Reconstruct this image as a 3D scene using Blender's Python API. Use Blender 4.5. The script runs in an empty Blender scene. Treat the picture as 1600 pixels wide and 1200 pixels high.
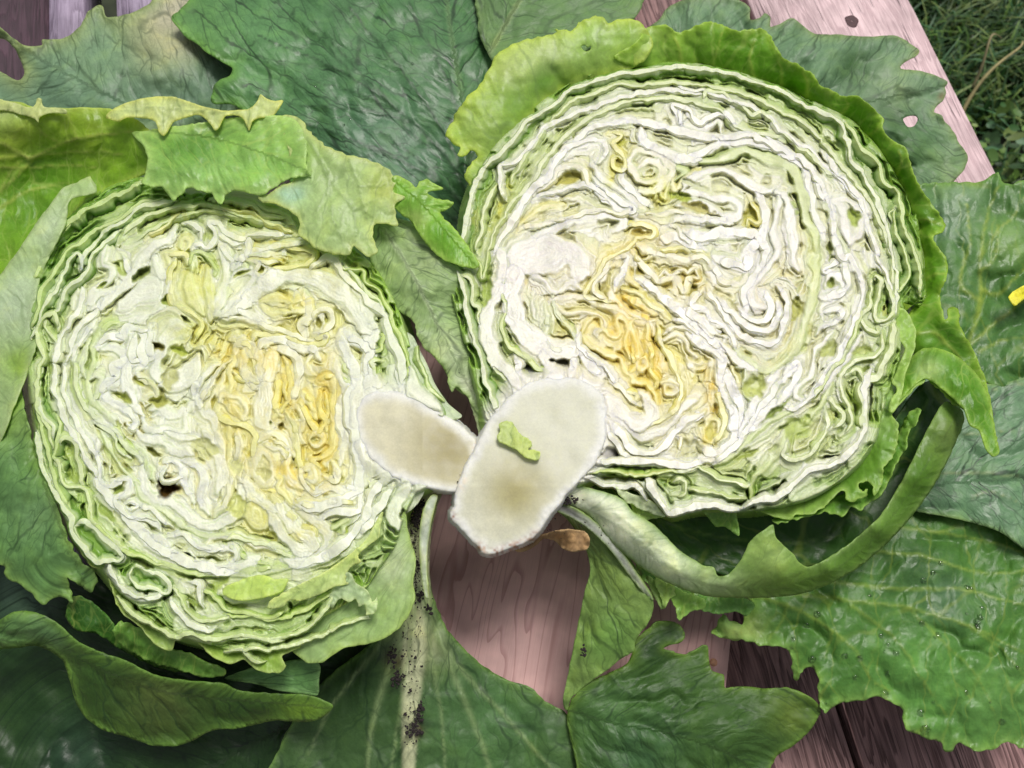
import bpy, bmesh, math, random
import numpy as np
from mathutils import Vector, Matrix
from mathutils.geometry import delaunay_2d_cdt

# ------------------------------------------------------------------ camera
U = 0.00025                      # one unit of layout = 0.25 mm; z = 0 is the cut plane of the heads
TOP = 0.085                      # height of the cut plane above the table boards (m)
DIST = 1333.0
TILT = math.radians(22.4)
scene = bpy.context.scene
cam_d = bpy.data.cameras.new("camera")
cam = bpy.data.objects.new("camera", cam_d)
scene.collection.objects.link(cam)
scene.camera = cam
cam_d.sensor_width = 36.0
cam_d.lens = 36.0 * 1333.0 / 1600.0
cam_d.clip_start = 0.01
cam_d.clip_end = 200.0
cam_d.dof.use_dof = True
cam_d.dof.focus_distance = 0.345
cam_d.dof.aperture_fstop = 22.0
CT, ST = math.cos(TILT), math.sin(TILT)
CAM = (0.0, -DIST * ST, DIST * CT)           # layout units
cam.location = (CAM[0] * U, CAM[1] * U, CAM[2] * U)
cam.rotation_euler = (TILT, 0, 0)

# ------------------------------------------------------------------ world, sun, exposure
SUN_EL, SUN_AZ = math.radians(66), math.radians(25)     # azimuth from +Y towards +X
world = bpy.data.worlds.new("World")
scene.world = world
world.use_nodes = True
wn = world.node_tree
wn.nodes.clear()
sky = wn.nodes.new("ShaderNodeTexSky")
sky.sky_type = 'NISHITA'
sky.sun_disc = False
sky.sun_elevation = SUN_EL
sky.sun_rotation = SUN_AZ
sky.air_density = 1.0
sky.dust_density = 4.0
sky.ozone_density = 1.0
hsv = wn.nodes.new("ShaderNodeHueSaturation")
hsv.inputs["Saturation"].default_value = 0.22
bg = wn.nodes.new("ShaderNodeBackground")
bg.inputs["Strength"].default_value = 0.10
wo = wn.nodes.new("ShaderNodeOutputWorld")
wn.links.new(sky.outputs[0], hsv.inputs["Color"])
wn.links.new(hsv.outputs[0], bg.inputs[0])
wn.links.new(bg.outputs[0], wo.inputs[0])
sd_ = bpy.data.lights.new("sun", 'SUN')
sd_.energy = 2.5
sd_.angle = math.radians(20)
sd_.color = (1.0, 0.965, 0.91)
sun = bpy.data.objects.new("sun", sd_)
scene.collection.objects.link(sun)
sdir = Vector((math.sin(SUN_AZ) * math.cos(SUN_EL), math.cos(SUN_AZ) * math.cos(SUN_EL), math.sin(SUN_EL)))
sun.rotation_euler = sdir.to_track_quat('Z', 'Y').to_euler()
scene.view_settings.view_transform = 'Standard'
scene.view_settings.look = 'None'
scene.view_settings.gamma = 1.0
scene.view_settings.exposure = 0.08
try:
    scene.cycles.max_bounces = 8
    scene.cycles.transmission_bounces = 4
    scene.cycles.transparent_max_bounces = 4
except Exception:
    pass

# ------------------------------------------------------------------ helpers
rng = np.random.default_rng(7)
_T = rng.random((8, 256, 256))

def vnoise(x, y, seed=0):
    """smooth value noise, -1..1"""
    t = _T[seed % 8]
    x = np.asarray(x, float) + 37.3 * seed
    y = np.asarray(y, float) + 11.7 * seed
    xi = np.floor(x).astype(int); yi = np.floor(y).astype(int)
    fx = x - xi; fy = y - yi
    fx = fx * fx * fx * (fx * (fx * 6 - 15) + 10); fy = fy * fy * fy * (fy * (fy * 6 - 15) + 10)
    a = t[xi & 255, yi & 255]; b = t[(xi + 1) & 255, yi & 255]
    c = t[xi & 255, (yi + 1) & 255]; d = t[(xi + 1) & 255, (yi + 1) & 255]
    return 2 * ((a * (1 - fx) + b * fx) * (1 - fy) + (c * (1 - fx) + d * fx) * fy) - 1

def fbm(x, y, seed=0, o=3):
    s = 0; a = 1; n = 0
    for i in range(o):
        s = s + a * vnoise(x * 2 ** i, y * 2 ** i, seed + i); n += a; a *= 0.5
    return s / n

def sstep(a, b, x):
    t = np.clip((x - a) / (b - a), 0, 1)
    return t * t * (3 - 2 * t)

def lin(c):
    c = np.asarray(c, float) / 255.0
    return np.where(c <= 0.04045, c / 12.92, ((c + 0.055) / 1.055) ** 2.4)

def W(px, py, z):
    """photo column/row and height above the cut plane (layout units) -> layout point on the camera ray"""
    px = np.asarray(px, float); py = np.asarray(py, float); z = np.asarray(z, float)
    u = (px - 800.0) / DIST; v = (600.0 - py) / DIST
    dx = u; dy = v * CT + ST; dz = v * ST - CT
    t = (z - CAM[2]) / dz
    return np.stack([CAM[0] + t * dx, CAM[1] + t * dy, z + 0 * t], -1)

def new_mesh(name, V, F, cols=None, attrs=None, mat=None, smooth=True, uv=None):
    me = bpy.data.meshes.new(name)
    V = np.asarray(V, np.float32) * U
    F = np.asarray(F, np.int32)
    k = F.shape[1]
    me.vertices.add(len(V)); me.vertices.foreach_set("co", V.ravel())
    me.loops.add(F.size); me.loops.foreach_set("vertex_index", F.ravel())
    me.polygons.add(len(F)); me.polygons.foreach_set("loop_start", np.arange(0, F.size, k, dtype=np.int32))
    me.polygons.foreach_set("loop_total", np.full(len(F), k, np.int32))
    me.update(calc_edges=True)
    if smooth:
        me.polygons.foreach_set("use_smooth", np.ones(len(F), bool))
    if cols is not None:
        a = me.attributes.new("Col", 'FLOAT_COLOR', 'POINT')
        c = np.ones((len(V), 4), np.float32); c[:, :3] = cols
        a.data.foreach_set("color", c.ravel())
    if attrs:
        for n, arr in attrs.items():
            if arr.ndim == 1:
                a = me.attributes.new(n, 'FLOAT', 'POINT'); a.data.foreach_set("value", arr.astype(np.float32))
            else:
                a = me.attributes.new(n, 'FLOAT_VECTOR', 'POINT'); a.data.foreach_set("vector", arr.astype(np.float32).ravel())
    if mat: me.materials.append(mat)
    me.validate()
    return me

def link(name, me, parent=None):
    o = bpy.data.objects.new(name, me)
    scene.collection.objects.link(o)
    if parent is not None:
        o.parent = parent
        # parents sit at their own base: children keep world coordinates through the inverse
        o.matrix_parent_inverse = parent.matrix_basis.inverted()
    return o

def empty(name, loc, label, cat, group=None):
    o = bpy.data.objects.new(name, None)
    scene.collection.objects.link(o)
    o.location = loc
    o['label'] = label; o['category'] = cat
    if group: o['group'] = group
    return o

def spline(P, step=3.0, closed=False):
    """Catmull-Rom through rows of P (x, y, extra...)"""
    P = np.asarray(P, float)
    n = len(P)
    if n < 3 and not closed:
        L = np.hypot(*(P[1, :2] - P[0, :2])); m = max(2, int(L / step) + 1)
        t = np.linspace(0, 1, m)[:, None]
        return P[0] * (1 - t) + P[1] * t
    out = []
    segs = n if closed else n - 1
    for i in range(segs):
        p1 = P[i]; p2 = P[(i + 1) % n]
        p0 = P[i - 1] if (i > 0 or closed) else 2 * p1 - p2
        p3 = P[(i + 2) % n] if (i + 2 < n or closed) else 2 * p2 - p1
        m = max(1, int(np.ceil(np.hypot(*(p2[:2] - p1[:2])) / step)))
        t = (np.arange(m) / m)[:, None]
        d1 = 0.42 * (p2 - p0); d2 = 0.42 * (p3 - p1)
        # keep tangents no longer than the chord so that sharp corners do not loop
        L = np.hypot(*(p2[:2] - p1[:2])) + 1e-6
        for d in (d1, d2):
            l = np.hypot(*d[:2])
            if l > 1.1 * L: d *= 1.1 * L / l
        out.append((2 * t**3 - 3 * t**2 + 1) * p1 + (t**3 - 2 * t**2 + t) * d1 + (-2 * t**3 + 3 * t**2) * p2 + (t**3 - t**2) * d2)
    if not closed: out.append(P[-1:])
    return np.concatenate(out)

def seg_dist(X, Y, P, closed=False):
    """distance, index+fraction, side of points to polyline P"""
    if closed: P = np.vstack([P, P[:1]])
    best = np.full(X.shape, 1e9); arc = np.zeros(X.shape); side = np.ones(X.shape)
    s = 0.0
    for i in range(len(P) - 1):
        ax, ay = P[i, 0], P[i, 1]; dx, dy = P[i + 1, 0] - ax, P[i + 1, 1] - ay
        L = math.hypot(dx, dy)
        if L < 1e-9: continue
        t = np.clip(((X - ax) * dx + (Y - ay) * dy) / (L * L), 0, 1)
        ex = X - ax - t * dx; ey = Y - ay - t * dy
        d = ex * ex + ey * ey
        m = d < best
        best = np.where(m, d, best); arc = np.where(m, s + t * L, arc)
        side = np.where(m, np.sign(dx * ey - dy * ex + 1e-9), side)
        s += L
    return np.sqrt(best), arc, side

def inside(X, Y, P):
    c = np.zeros(X.shape, bool)
    n = len(P); j = n - 1
    for i in range(n):
        xi, yi, xj, yj = P[i, 0], P[i, 1], P[j, 0], P[j, 1]
        if yi != yj:
            m = ((yi > Y) != (yj > Y)) & (X < (xj - xi) * (Y - yi) / (yj - yi) + xi)
            c ^= m
        j = i
    return c

def rbf(C, Z, X, Y, smooth=2.0):
    """thin-plate surface through control points"""
    C = np.asarray(C, float) / 100.0; Z = np.asarray(Z, float)
    n = len(C)
    def phi(r2): return 0.5 * r2 * np.log(r2 + 1e-12)
    D = ((C[:, None] - C[None]) ** 2).sum(-1)
    A = np.zeros((n + 3, n + 3)); A[:n, :n] = phi(D) + np.eye(n) * 0.01 * smooth
    A[:n, n] = 1; A[:n, n + 1:] = C; A[n, :n] = 1; A[n + 1:, :n] = C.T
    b = np.zeros(n + 3); b[:n] = Z
    w = np.linalg.lstsq(A, b, rcond=None)[0]
    x = X / 100.0; y = Y / 100.0
    r = w[n] + w[n + 1] * x + w[n + 2] * y
    for i in range(n):
        r = r + w[i] * phi((x - C[i, 0]) ** 2 + (y - C[i, 1]) ** 2)
    return np.clip(r, Z.min() - 12, Z.max() + 12)

def pts(s, ox=0, oy=0, k=1.0):
    """'x,y[,v] x,y ...' -> array"""
    out = []
    for w in s.split():
        v = [float(q) for q in w.split(',')]
        out.append([ox + v[0] * k, oy + v[1] * k] + v[2:])
    return out

# ------------------------------------------------------------------ materials
def nt(name):
    m = bpy.data.materials.new(name); m.use_nodes = True
    t = m.node_tree; t.nodes.clear()
    return m, t

def N(t, typ, **kw):
    n = t.nodes.new(typ)
    for k, v in kw.items():
        if k in n.inputs: n.inputs[k].default_value = v
        else: setattr(n, k, v)
    return n

def setin(n, **kw):
    for k, v in kw.items():
        n.inputs[k.replace('_', ' ')].default_value = v

def mth(t, op, a, b=None, clamp=False):
    n = t.nodes.new("ShaderNodeMath"); n.operation = op; n.use_clamp = clamp
    for i, v in enumerate((a, b)):
        if v is None: continue
        if isinstance(v, (int, float)): n.inputs[i].default_value = v
        else: t.links.new(v, n.inputs[i])
    return n.outputs[0]

def mixc(t, fac, a, b, mode='MIX'):
    n = t.nodes.new("ShaderNodeMix"); n.data_type = 'RGBA'; n.blend_type = mode
    for i, v in ((0, fac), (6, a), (7, b)):
        if isinstance(v, (int, float)): n.inputs[i].default_value = v
        elif isinstance(v, (tuple, list, np.ndarray)): n.inputs[i].default_value = tuple(list(v)[:3]) + (1,)
        else: t.links.new(v, n.inputs[i])
    return n.outputs[2]

def mr(t, v, a, b, c, d):
    n = t.nodes.new("ShaderNodeMapRange"); n.interpolation_type = 'SMOOTHSTEP'
    t.links.new(v, n.inputs[0])
    for i, x in zip((1, 2, 3, 4), (a, b, c, d)): n.inputs[i].default_value = x
    return n.outputs[0]

def leaf_material(name, vein_col, vein_amt, rough=0.42, trans=0.28, fine=1.0, mottle=0.25, bump=0.5, spec=0.4):
    m, t = nt(name)
    out = N(t, "ShaderNodeOutputMaterial")
    col = N(t, "ShaderNodeAttribute", attribute_name="Col")
    luv = N(t, "ShaderNodeAttribute", attribute_name="leafco")
    vat = N(t, "ShaderNodeAttribute", attribute_name="vein")
    # warp the leaf coordinates a little so that no vein is straight
    nz = N(t, "ShaderNodeTexNoise", Scale=2.6, Detail=2.0)
    t.links.new(luv.outputs["Vector"], nz.inputs["Vector"])
    sub = N(t, "ShaderNodeVectorMath", operation='SUBTRACT'); t.links.new(nz.outputs["Color"], sub.inputs[0]); sub.inputs[1].default_value = (.5, .5, .5)
    sc = N(t, "ShaderNodeVectorMath", operation='SCALE'); t.links.new(sub.outputs[0], sc.inputs[0]); sc.inputs["Scale"].default_value = 0.32
    wv = N(t, "ShaderNodeVectorMath", operation='ADD'); t.links.new(luv.outputs["Vector"], wv.inputs[0]); t.links.new(sc.outputs[0], wv.inputs[1])
    def vor(scx, scy, w0, w1):
        mp = N(t, "ShaderNodeMapping"); mp.inputs["Scale"].default_value = (scx, scy, 1)
        t.links.new(wv.outputs[0], mp.inputs["Vector"])
        v = N(t, "ShaderNodeTexVoronoi", feature='DISTANCE_TO_EDGE', Scale=1.0); v.voronoi_dimensions = '2D'
        t.links.new(mp.outputs[0], v.inputs["Vector"])
        return mr(t, v.outputs["Distance"], w0, w1, 1.0, 0.0), v.outputs["Distance"]
    big, bd = vor(2.0, 0.62, 0.008, 0.045)
    mid, md = vor(4.6, 2.4, 0.01, 0.065)
    sml, sd = vor(11.0, 8.0, 0.0, 0.12)
    v = mth(t, 'MAXIMUM', mth(t, 'MULTIPLY', big, 0.9), mth(t, 'MULTIPLY', mid, 0.6 * fine))
    v = mth(t, 'MAXIMUM', v, mth(t, 'MULTIPLY', sml, 0.28 * fine))
    fade = N(t, "ShaderNodeTexNoise", Scale=3.0, Detail=1.0); t.links.new(luv.outputs["Vector"], fade.inputs["Vector"])
    v = mth(t, 'MULTIPLY', v, mr(t, fade.outputs["Fac"], 0.3, 0.65, 0.25, 1.0))
    v = mth(t, 'MAXIMUM', v, vat.outputs["Fac"])
    mo = N(t, "ShaderNodeTexNoise", Scale=900.0, Detail=5.0, Roughness=0.65)
    tc = N(t, "ShaderNodeTexCoord"); t.links.new(tc.outputs["Object"], mo.inputs["Vector"])
    mo2 = N(t, "ShaderNodeTexNoise", Scale=95.0, Detail=4.0, Roughness=0.6); t.links.new(tc.outputs["Object"], mo2.inputs["Vector"])
    b1 = mth(t, 'ADD', mr(t, mo.outputs["Fac"], 0.3, 0.7, -0.07, 0.07), mr(t, mo2.outputs["Fac"], 0.3, 0.7, -mottle * 0.5, mottle * 0.5))
    b1 = mth(t, 'ADD', b1, 1.0)
    br = N(t, "ShaderNodeVectorMath", operation='SCALE'); t.links.new(col.outputs["Color"], br.inputs[0]); t.links.new(b1, br.inputs["Scale"])
    # patchy hue: towards yellow in some blisters
    hue = mixc(t, mr(t, mo2.outputs["Fac"], 0.45, 0.75, 0.0, 0.35), br.outputs[0], (1.18, 1.05, 0.62), 'MULTIPLY')
    base = mixc(t, mth(t, 'MULTIPLY', v, vein_amt), hue, vein_col, 'MIX' if sum(vein_col) > 0.6 else 'MIX')
    p = N(t, "ShaderNodeBsdfPrincipled")
    t.links.new(base, p.inputs["Base Color"])
    rr = mr(t, mo2.outputs["Fac"], 0.25, 0.75, rough - 0.04, rough + 0.16); t.links.new(rr, p.inputs["Roughness"])
    p.inputs["Specular IOR Level"].default_value = spec
    hgt = mth(t, 'ADD', mth(t, 'MULTIPLY', mr(t, md, 0.0, 0.4, 0.0, 1.0), 0.6), mth(t, 'MULTIPLY', mr(t, sd, 0.0, 0.4, 0.0, 1.0), 0.08))
    hgt = mth(t, 'ADD', hgt, mth(t, 'MULTIPLY', mr(t, bd, 0.0, 0.3, 0.0, 1.0), 0.7))
    hgt = mth(t, 'ADD', hgt, mth(t, 'MULTIPLY', mo2.outputs["Fac"], 1.2))
    hgt = mth(t, 'ADD', hgt, mth(t, 'MULTIPLY', mo.outputs["Fac"], 0.10))
    bp = N(t, "ShaderNodeBump", Strength=bump, Distance=0.001); t.links.new(hgt, bp.inputs["Height"])
    t.links.new(bp.outputs[0], p.inputs["Normal"])
    tr = N(t, "ShaderNodeBsdfTranslucent")
    tcol = mixc(t, 1.0, base, (1.25, 1.3, 0.55), 'MULTIPLY'); t.links.new(tcol, tr.inputs["Color"])
    mx = N(t, "ShaderNodeMixShader"); mx.inputs[0].default_value = trans
    t.links.new(p.outputs[0], mx.inputs[1]); t.links.new(tr.outputs[0], mx.inputs[2])
    t.links.new(mx.outputs[0], out.inputs[0])
    return m

M_TOP = leaf_material("leaf upper side", tuple(lin((190, 210, 110))), 0.4, rough=0.34, trans=0.36)
M_UNDER = leaf_material("leaf under side", tuple(lin((30, 58, 28))), 0.7, rough=0.45)
M_PALE = leaf_material("pale leaf", tuple(lin((120, 150, 85))), 0.45, rough=0.36, trans=0.42, fine=0.7, mottle=0.12, bump=0.35)
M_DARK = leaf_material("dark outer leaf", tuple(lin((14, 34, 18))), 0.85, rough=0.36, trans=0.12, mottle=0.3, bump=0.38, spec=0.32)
M_DARKY = leaf_material("dark outer leaf with yellow veins", tuple(lin((150, 165, 70))), 0.3, rough=0.36, trans=0.14, fine=0.35, mottle=0.3, bump=0.5, spec=0.35)

def flesh_material(name, sss=0.6, bump=0.3, rough=(0.28, 0.5)):
    m, t = nt(name)
    out = N(t, "ShaderNodeOutputMaterial")
    col = N(t, "ShaderNodeAttribute", attribute_name="Col")
    tc = N(t, "ShaderNodeTexCoord")
    n1 = N(t, "ShaderNodeTexNoise", Scale=1400.0, Detail=3.0, Roughness=0.7); t.links.new(tc.outputs["Object"], n1.inputs["Vector"])
    n2 = N(t, "ShaderNodeTexNoise", Scale=220.0, Detail=4.0, Roughness=0.6); t.links.new(tc.outputs["Object"], n2.inputs["Vector"])
    k = mth(t, 'ADD', mr(t, n1.outputs["Fac"], 0.3, 0.7, -0.05, 0.05), mr(t, n2.outputs["Fac"], 0.3, 0.7, 0.92, 1.06))
    br = N(t, "ShaderNodeVectorMath", operation='SCALE'); t.links.new(col.outputs["Color"], br.inputs[0]); t.links.new(k, br.inputs["Scale"])
    p = N(t, "ShaderNodeBsdfPrincipled")
    t.links.new(br.outputs[0], p.inputs["Base Color"])
    t.links.new(mr(t, n2.outputs["Fac"], 0.3, 0.7, rough[0], rough[1]), p.inputs["Roughness"])
    p.inputs["Subsurface Weight"].default_value = sss
    p.inputs["Specular IOR Level"].default_value = 0.42
    p.inputs["Subsurface Radius"].default_value = (1.0, 0.9, 0.45)
    p.inputs["Subsurface Scale"].default_value = 0.0024
    h = mth(t, 'ADD', mth(t, 'MULTIPLY', n1.outputs["Fac"], 0.35), n2.outputs["Fac"])
    bp = N(t, "ShaderNodeBump", Strength=bump, Distance=0.0006); t.links.new(h, bp.inputs["Height"])
    t.links.new(bp.outputs[0], p.inputs["Normal"])
    t.links.new(p.outputs[0], out.inputs[0])
    return m
M_CUT = flesh_material("cut leaf flesh")
M_STEM = flesh_material("cut stalk flesh", sss=0.5, bump=0.06, rough=(0.42, 0.55))

# ------------------------------------------------------------------ the cut faces
CODE = {'W': ((247, 246, 243), (240, 241, 220)), 'c': ((246, 242, 218), (236, 232, 170)),
        'g': ((222, 232, 186), (196, 216, 142)), 'G': ((204, 222, 138), (156, 192, 76)),
        'Y': ((245, 240, 168), (238, 230, 128)), 'O': ((248, 234, 140), (246, 222, 104)),
        'K': ((232, 238, 214), (120, 166, 66)), 'V': ((206, 224, 158), (84, 136, 40))}

def build_face(head, outline, guides, holes, patches, heart, zmac, stalk, zs, step=1.15, hue=(1, 1, 1)):
    OL = spline(pts(outline), 6, closed=True)
    x0, y0 = OL.min(0) - 16; x1, y1 = OL.max(0) + 16
    xs = np.arange(x0, x1, step); ys = np.arange(y0, y1, step)
    X, Y = np.meshgrid(xs, ys)
    sd, _, _ = seg_dist(X, Y, OL[::2], closed=True)
    ins = inside(X, Y, OL)
    sd = np.where(ins, sd, -sd)
    amp = 1.0
    WX = X + 3.0 * vnoise(X / 25, Y / 25, 1) + 1.6 * vnoise(X / 9, Y / 9, 2) + 0.5 * vnoise(X / 3.5, Y / 3.5, 3)
    WY = Y + 3.0 * vnoise(X / 25, Y / 25, 4) + 1.6 * vnoise(X / 9, Y / 9, 5) + 0.5 * vnoise(X / 3.5, Y / 3.5, 6)
    best = np.full(X.shape, 60.0); gid = np.zeros(X.shape, int); side = np.ones(X.shape); arc = np.zeros(X.shape); hw = np.full(X.shape, 3.0)
    R = 46
    gl = []
    for gi, (code, w, P) in enumerate(guides):
        P = np.array([[p[0], p[1], (p[2] if len(p) > 2 else w)] for p in P], float)
        S = spline(P, 5.0)
        gl.append(S); s = 0.0; tot = np.hypot(*np.diff(S[:, :2], axis=0).T).sum() + 1e-6
        r = np.random.default_rng(gi)
        for i in range(len(S) - 1):
            ax, ay, aw = S[i]; bx, by, bw = S[i + 1]
            dx, dy = bx - ax, by - ay; L = math.hypot(dx, dy)
            if L < 1e-6: continue
            i0 = max(0, int((min(ax, bx) - R - x0) / step)); i1 = int((max(ax, bx) + R - x0) / step) + 1
            j0 = max(0, int((min(ay, by) - R - y0) / step)); j1 = int((max(ay, by) + R - y0) / step) + 1
            if i1 <= i0 or j1 <= j0: s += L; continue
            sl = (slice(j0, j1), slice(i0, i1))
            wx, wy = WX[sl], WY[sl]
            t = np.clip(((wx - ax) * dx + (wy - ay) * dy) / (L * L), 0, 1)
            ex = wx - ax - t * dx; ey = wy - ay - t * dy
            sm_ = s + t * L
            ww = (aw + (bw - aw) * t) * np.minimum(1, 0.35 + np.minimum(sm_, tot - sm_) / 22.0) * (0.92 + 0.42 * vnoise(np.array([(s + L) / 22.0]), np.array([gi * 3.1]), 2)[0])
            d = np.hypot(ex, ey) - ww
            m = d < best[sl]
            best[sl] = np.where(m, d, best[sl]); gid[sl] = np.where(m, gi, gid[sl])
            arc[sl] = np.where(m, s + t * L, arc[sl]); hw[sl] = np.where(m, ww, hw[sl])
            side[sl] = np.where(m, np.sign(dx * ey - dy * ex + 1e-9), side[sl])
            s += L
    # which side of each guide looks to the heart
    flip = np.ones(len(gl))
    for gi, S in enumerate(gl):
        mdl = S[len(S) // 2]; nx = S[min(len(S) - 1, len(S) // 2 + 1)] - S[len(S) // 2 - 1]
        cr = nx[0] * (heart[1] - mdl[1]) - nx[1] * (heart[0] - mdl[0])
        flip[gi] = 1.0 if cr > 0 else -1.0
    inner = (side * flip[gid]) > 0
    e = best
    Lw = 8.0 + 3.5 * vnoise(X / 45, Y / 45, 3)
    isV = np.array([c == 'V' for c, _, _ in guides])[gid]; isK = np.array([c == 'K' for c, _, _ in guides])[gid]
    Lw = np.where(isV & inner, 24.0, np.where(isK & inner, 15.0, Lw))
    p = np.maximum(e, 0) / Lw
    k = np.floor(p); f = p - k
    lay = (gid * 7 + k * 2 + inner).astype(int)
    H = np.random.default_rng(3).random(5000)
    hsh = H[lay % 5000]; hsh2 = H[(lay * 13 + 5) % 5000]
    openn = sstep(-0.05, 0.55, vnoise(X / 30, Y / 30, 5) + 0.6 * vnoise(X / 13, Y / 13, 6) + 0.35 * (1 - sstep(10, 80, sd)))
    opg = np.array([{'K': 1.7, 'V': 2.2, 'G': 1.2, 'g': 1.1}.get(c, 1.0) for c, _, _ in guides])[gid]
    A = (0.5 + 10.0 * openn * (0.42 + 0.58 * (1 - sstep(10, 95, sd)))) * (0.5 + hsh) * opg
    A = A * np.where(k > 0, 0.65, 1.0) * sstep(0, 3, e)
    # along-the-layer change so that gaps open and close
    A = A * (0.55 + 0.75 * sstep(-0.5, 0.5, vnoise(arc / 30 + lay * 1.7, k * 3.3, 7)))
    A = A * np.where(inner, 1.7, 1.1) * 1.15
    A = np.where(isV & inner & (k == 0), 15.0 + 6 * hsh, np.where(isK & inner & (k == 0), 8 + 5 * hsh, A)) * sstep(0, 2.5, e)
    fi = np.where(inner, f ** 2.0, f ** 0.5)
    fi = np.where((isV | isK) & inner & (k == 0), f * 0.62, fi)
    prof = np.sin(np.pi * np.clip(fi, 0, 1)) ** 0.9
    h = -A * prof
    wide = np.array([max([g[2] if len(g) > 2 else w for g in P_]) > 8.9 for _, w, P_ in guides])
    ri = 1 - sstep(25, 105, sd)
    low = np.where(wide[gid], 0, 1.0 + 4.2 * ri)
    h = h - low
    h = h - np.where(inner, 0.2, 1.0 + 2.2 * openn) * sstep(-0.6, 0.5, e)
    # each sheet ends at its own height
    off = (H[(gid * 31 + 11) % 5000] - 0.5) * 3.0
    h = h + off - np.where(e > 0, (0.6 + 1.6 * hsh2) * np.minimum(1, e / np.where(inner, 9, 3)), 0)
    # fibres along the cut and fine pits
    
    def blur(a, n):
        for _ in range(n):
            b = np.pad(a, 1, mode='edge')
            a = (b[:-2, 1:-1] + b[2:, 1:-1] + b[1:-1, :-2] + b[1:-1, 2:] + 4 * b[1:-1, 1:-1]) / 8
        return a
    h = blur(h, 1)
    fine = sstep(-0.1, 0.6, vnoise(X / 26, Y / 26, 6) + 0.3 * vnoise(X / 9, Y / 9, 1)) * sstep(0, 4, e)
    fph = e / 4.3 + 0.8 * vnoise(arc / 26, e / 9 + gid, 5)
    frip = np.abs(fph - np.floor(fph) - 0.5) * 2
    h = h - 1.3 * fine * frip ** 4
    h = h + 0.28 * vnoise(e / 1.8, arc / 16 + gid, 1) + 0.18 * vnoise(X / 2.4, Y / 2.4, 2)
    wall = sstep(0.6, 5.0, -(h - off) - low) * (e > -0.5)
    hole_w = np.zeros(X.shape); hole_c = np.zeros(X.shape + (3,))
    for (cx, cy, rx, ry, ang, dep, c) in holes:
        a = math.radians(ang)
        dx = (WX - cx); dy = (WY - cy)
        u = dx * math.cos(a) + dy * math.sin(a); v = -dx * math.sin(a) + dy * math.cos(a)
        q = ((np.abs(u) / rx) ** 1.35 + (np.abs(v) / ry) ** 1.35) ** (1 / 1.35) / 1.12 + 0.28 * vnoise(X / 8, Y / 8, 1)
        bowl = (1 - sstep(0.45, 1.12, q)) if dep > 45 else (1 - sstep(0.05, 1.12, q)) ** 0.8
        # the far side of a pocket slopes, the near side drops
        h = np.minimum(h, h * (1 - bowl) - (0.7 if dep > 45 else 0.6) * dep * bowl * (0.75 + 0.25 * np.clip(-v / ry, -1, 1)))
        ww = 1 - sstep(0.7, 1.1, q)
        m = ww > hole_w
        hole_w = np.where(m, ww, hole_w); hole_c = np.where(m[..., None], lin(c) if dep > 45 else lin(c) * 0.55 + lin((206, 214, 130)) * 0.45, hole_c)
    # rounding at the rim of the face
    h = np.where(sd < 4, h - (4 - sd) ** 2 * 0.10 - np.maximum(0, -sd) * 5.0, h)
    SO = spline(pts(stalk), 6, closed=True)
    ds, _, _ = seg_dist(X, Y, SO, closed=True); ds = np.where(inside(X, Y, SO), -ds, ds)
    near = sstep(4, 45, ds)
    Z = h * (0.35 + 0.65 * near) + zmac(X, Y) + near * (4 * vnoise(X / 120, Y / 120, 4) + 3.2 * vnoise(X / 55, Y / 55, 2) + 2.0 * vnoise(X / 24, Y / 24, 6))
    Z = Z + (1 - sstep(2, 26, ds)) * (zs - zmac(X, Y)) - 7 * sstep(-4, -9, ds)
    Zbase = Z - h * (0.35 + 0.65 * near)
    # colours
    q = np.clip(sd / 150.0, 0, 1) + 0.10 * vnoise(X / 45, Y / 45, 2)
    hd = np.hypot((X - heart[0]) / 190.0, (Y - heart[1]) / 210.0) + 0.15 * vnoise(X / 50, Y / 50, 3)
    cutc = lin((206, 222, 168))[None, None] * (1 - sstep(0.05, 0.55, q))[..., None] + lin((240, 240, 226)) * sstep(0.05, 0.55, q)[..., None]
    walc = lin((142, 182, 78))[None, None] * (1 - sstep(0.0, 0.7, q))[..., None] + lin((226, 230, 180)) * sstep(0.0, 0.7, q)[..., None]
    wh = (1 - sstep(0.45, 1.0, hd))[..., None]
    cutc = cutc * (1 - wh) + lin((246, 242, 222)) * wh
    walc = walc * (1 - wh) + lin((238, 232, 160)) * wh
    ct = lin([CODE[c][0] for c, _, _ in guides])[gid]; wt = lin([CODE[c][1] for c, _, _ in guides])[gid]
    infl = (0.62 - 0.42 * sstep(-1, 9, e))[..., None]
    cutc = cutc * (1 - infl) + ct * infl; walc = walc * (1 - infl) + wt * infl
    # laminae further off alternate between whiter and greener leaf
    alt = ((hsh2 - 0.5) * (e > 1.5))[..., None]
    tint = np.where(hd[..., None] < 0.9, lin((240, 226, 140)), lin((196, 216, 120)))
    cutc = cutc * (1 - np.maximum(0, alt) * 0.9) + tint * np.maximum(0, alt) * 0.9
    # flesh is streaked: watery and white fibres along each leaf
    stx = np.clip(0.5 + 0.9 * vnoise(e / 1.5 + 3 * gid, arc / 26, 7) + 0.4 * vnoise(X / 14, Y / 14, 3), 0, 1)[..., None]
    cutc = cutc * (1 - 0.30 * stx) + (cutc * np.array([0.80, 0.86, 0.72])) * 0.30 * stx
    # thin coloured skin of every leaf
    skin = np.exp(-((e - 0.7) / 1.1) ** 2) * (0.35 + 0.65 * sstep(-0.4, 0.4, vnoise(arc / 24 + gid, e * 0, 2)))
    fr_ = f * Lw
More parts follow.
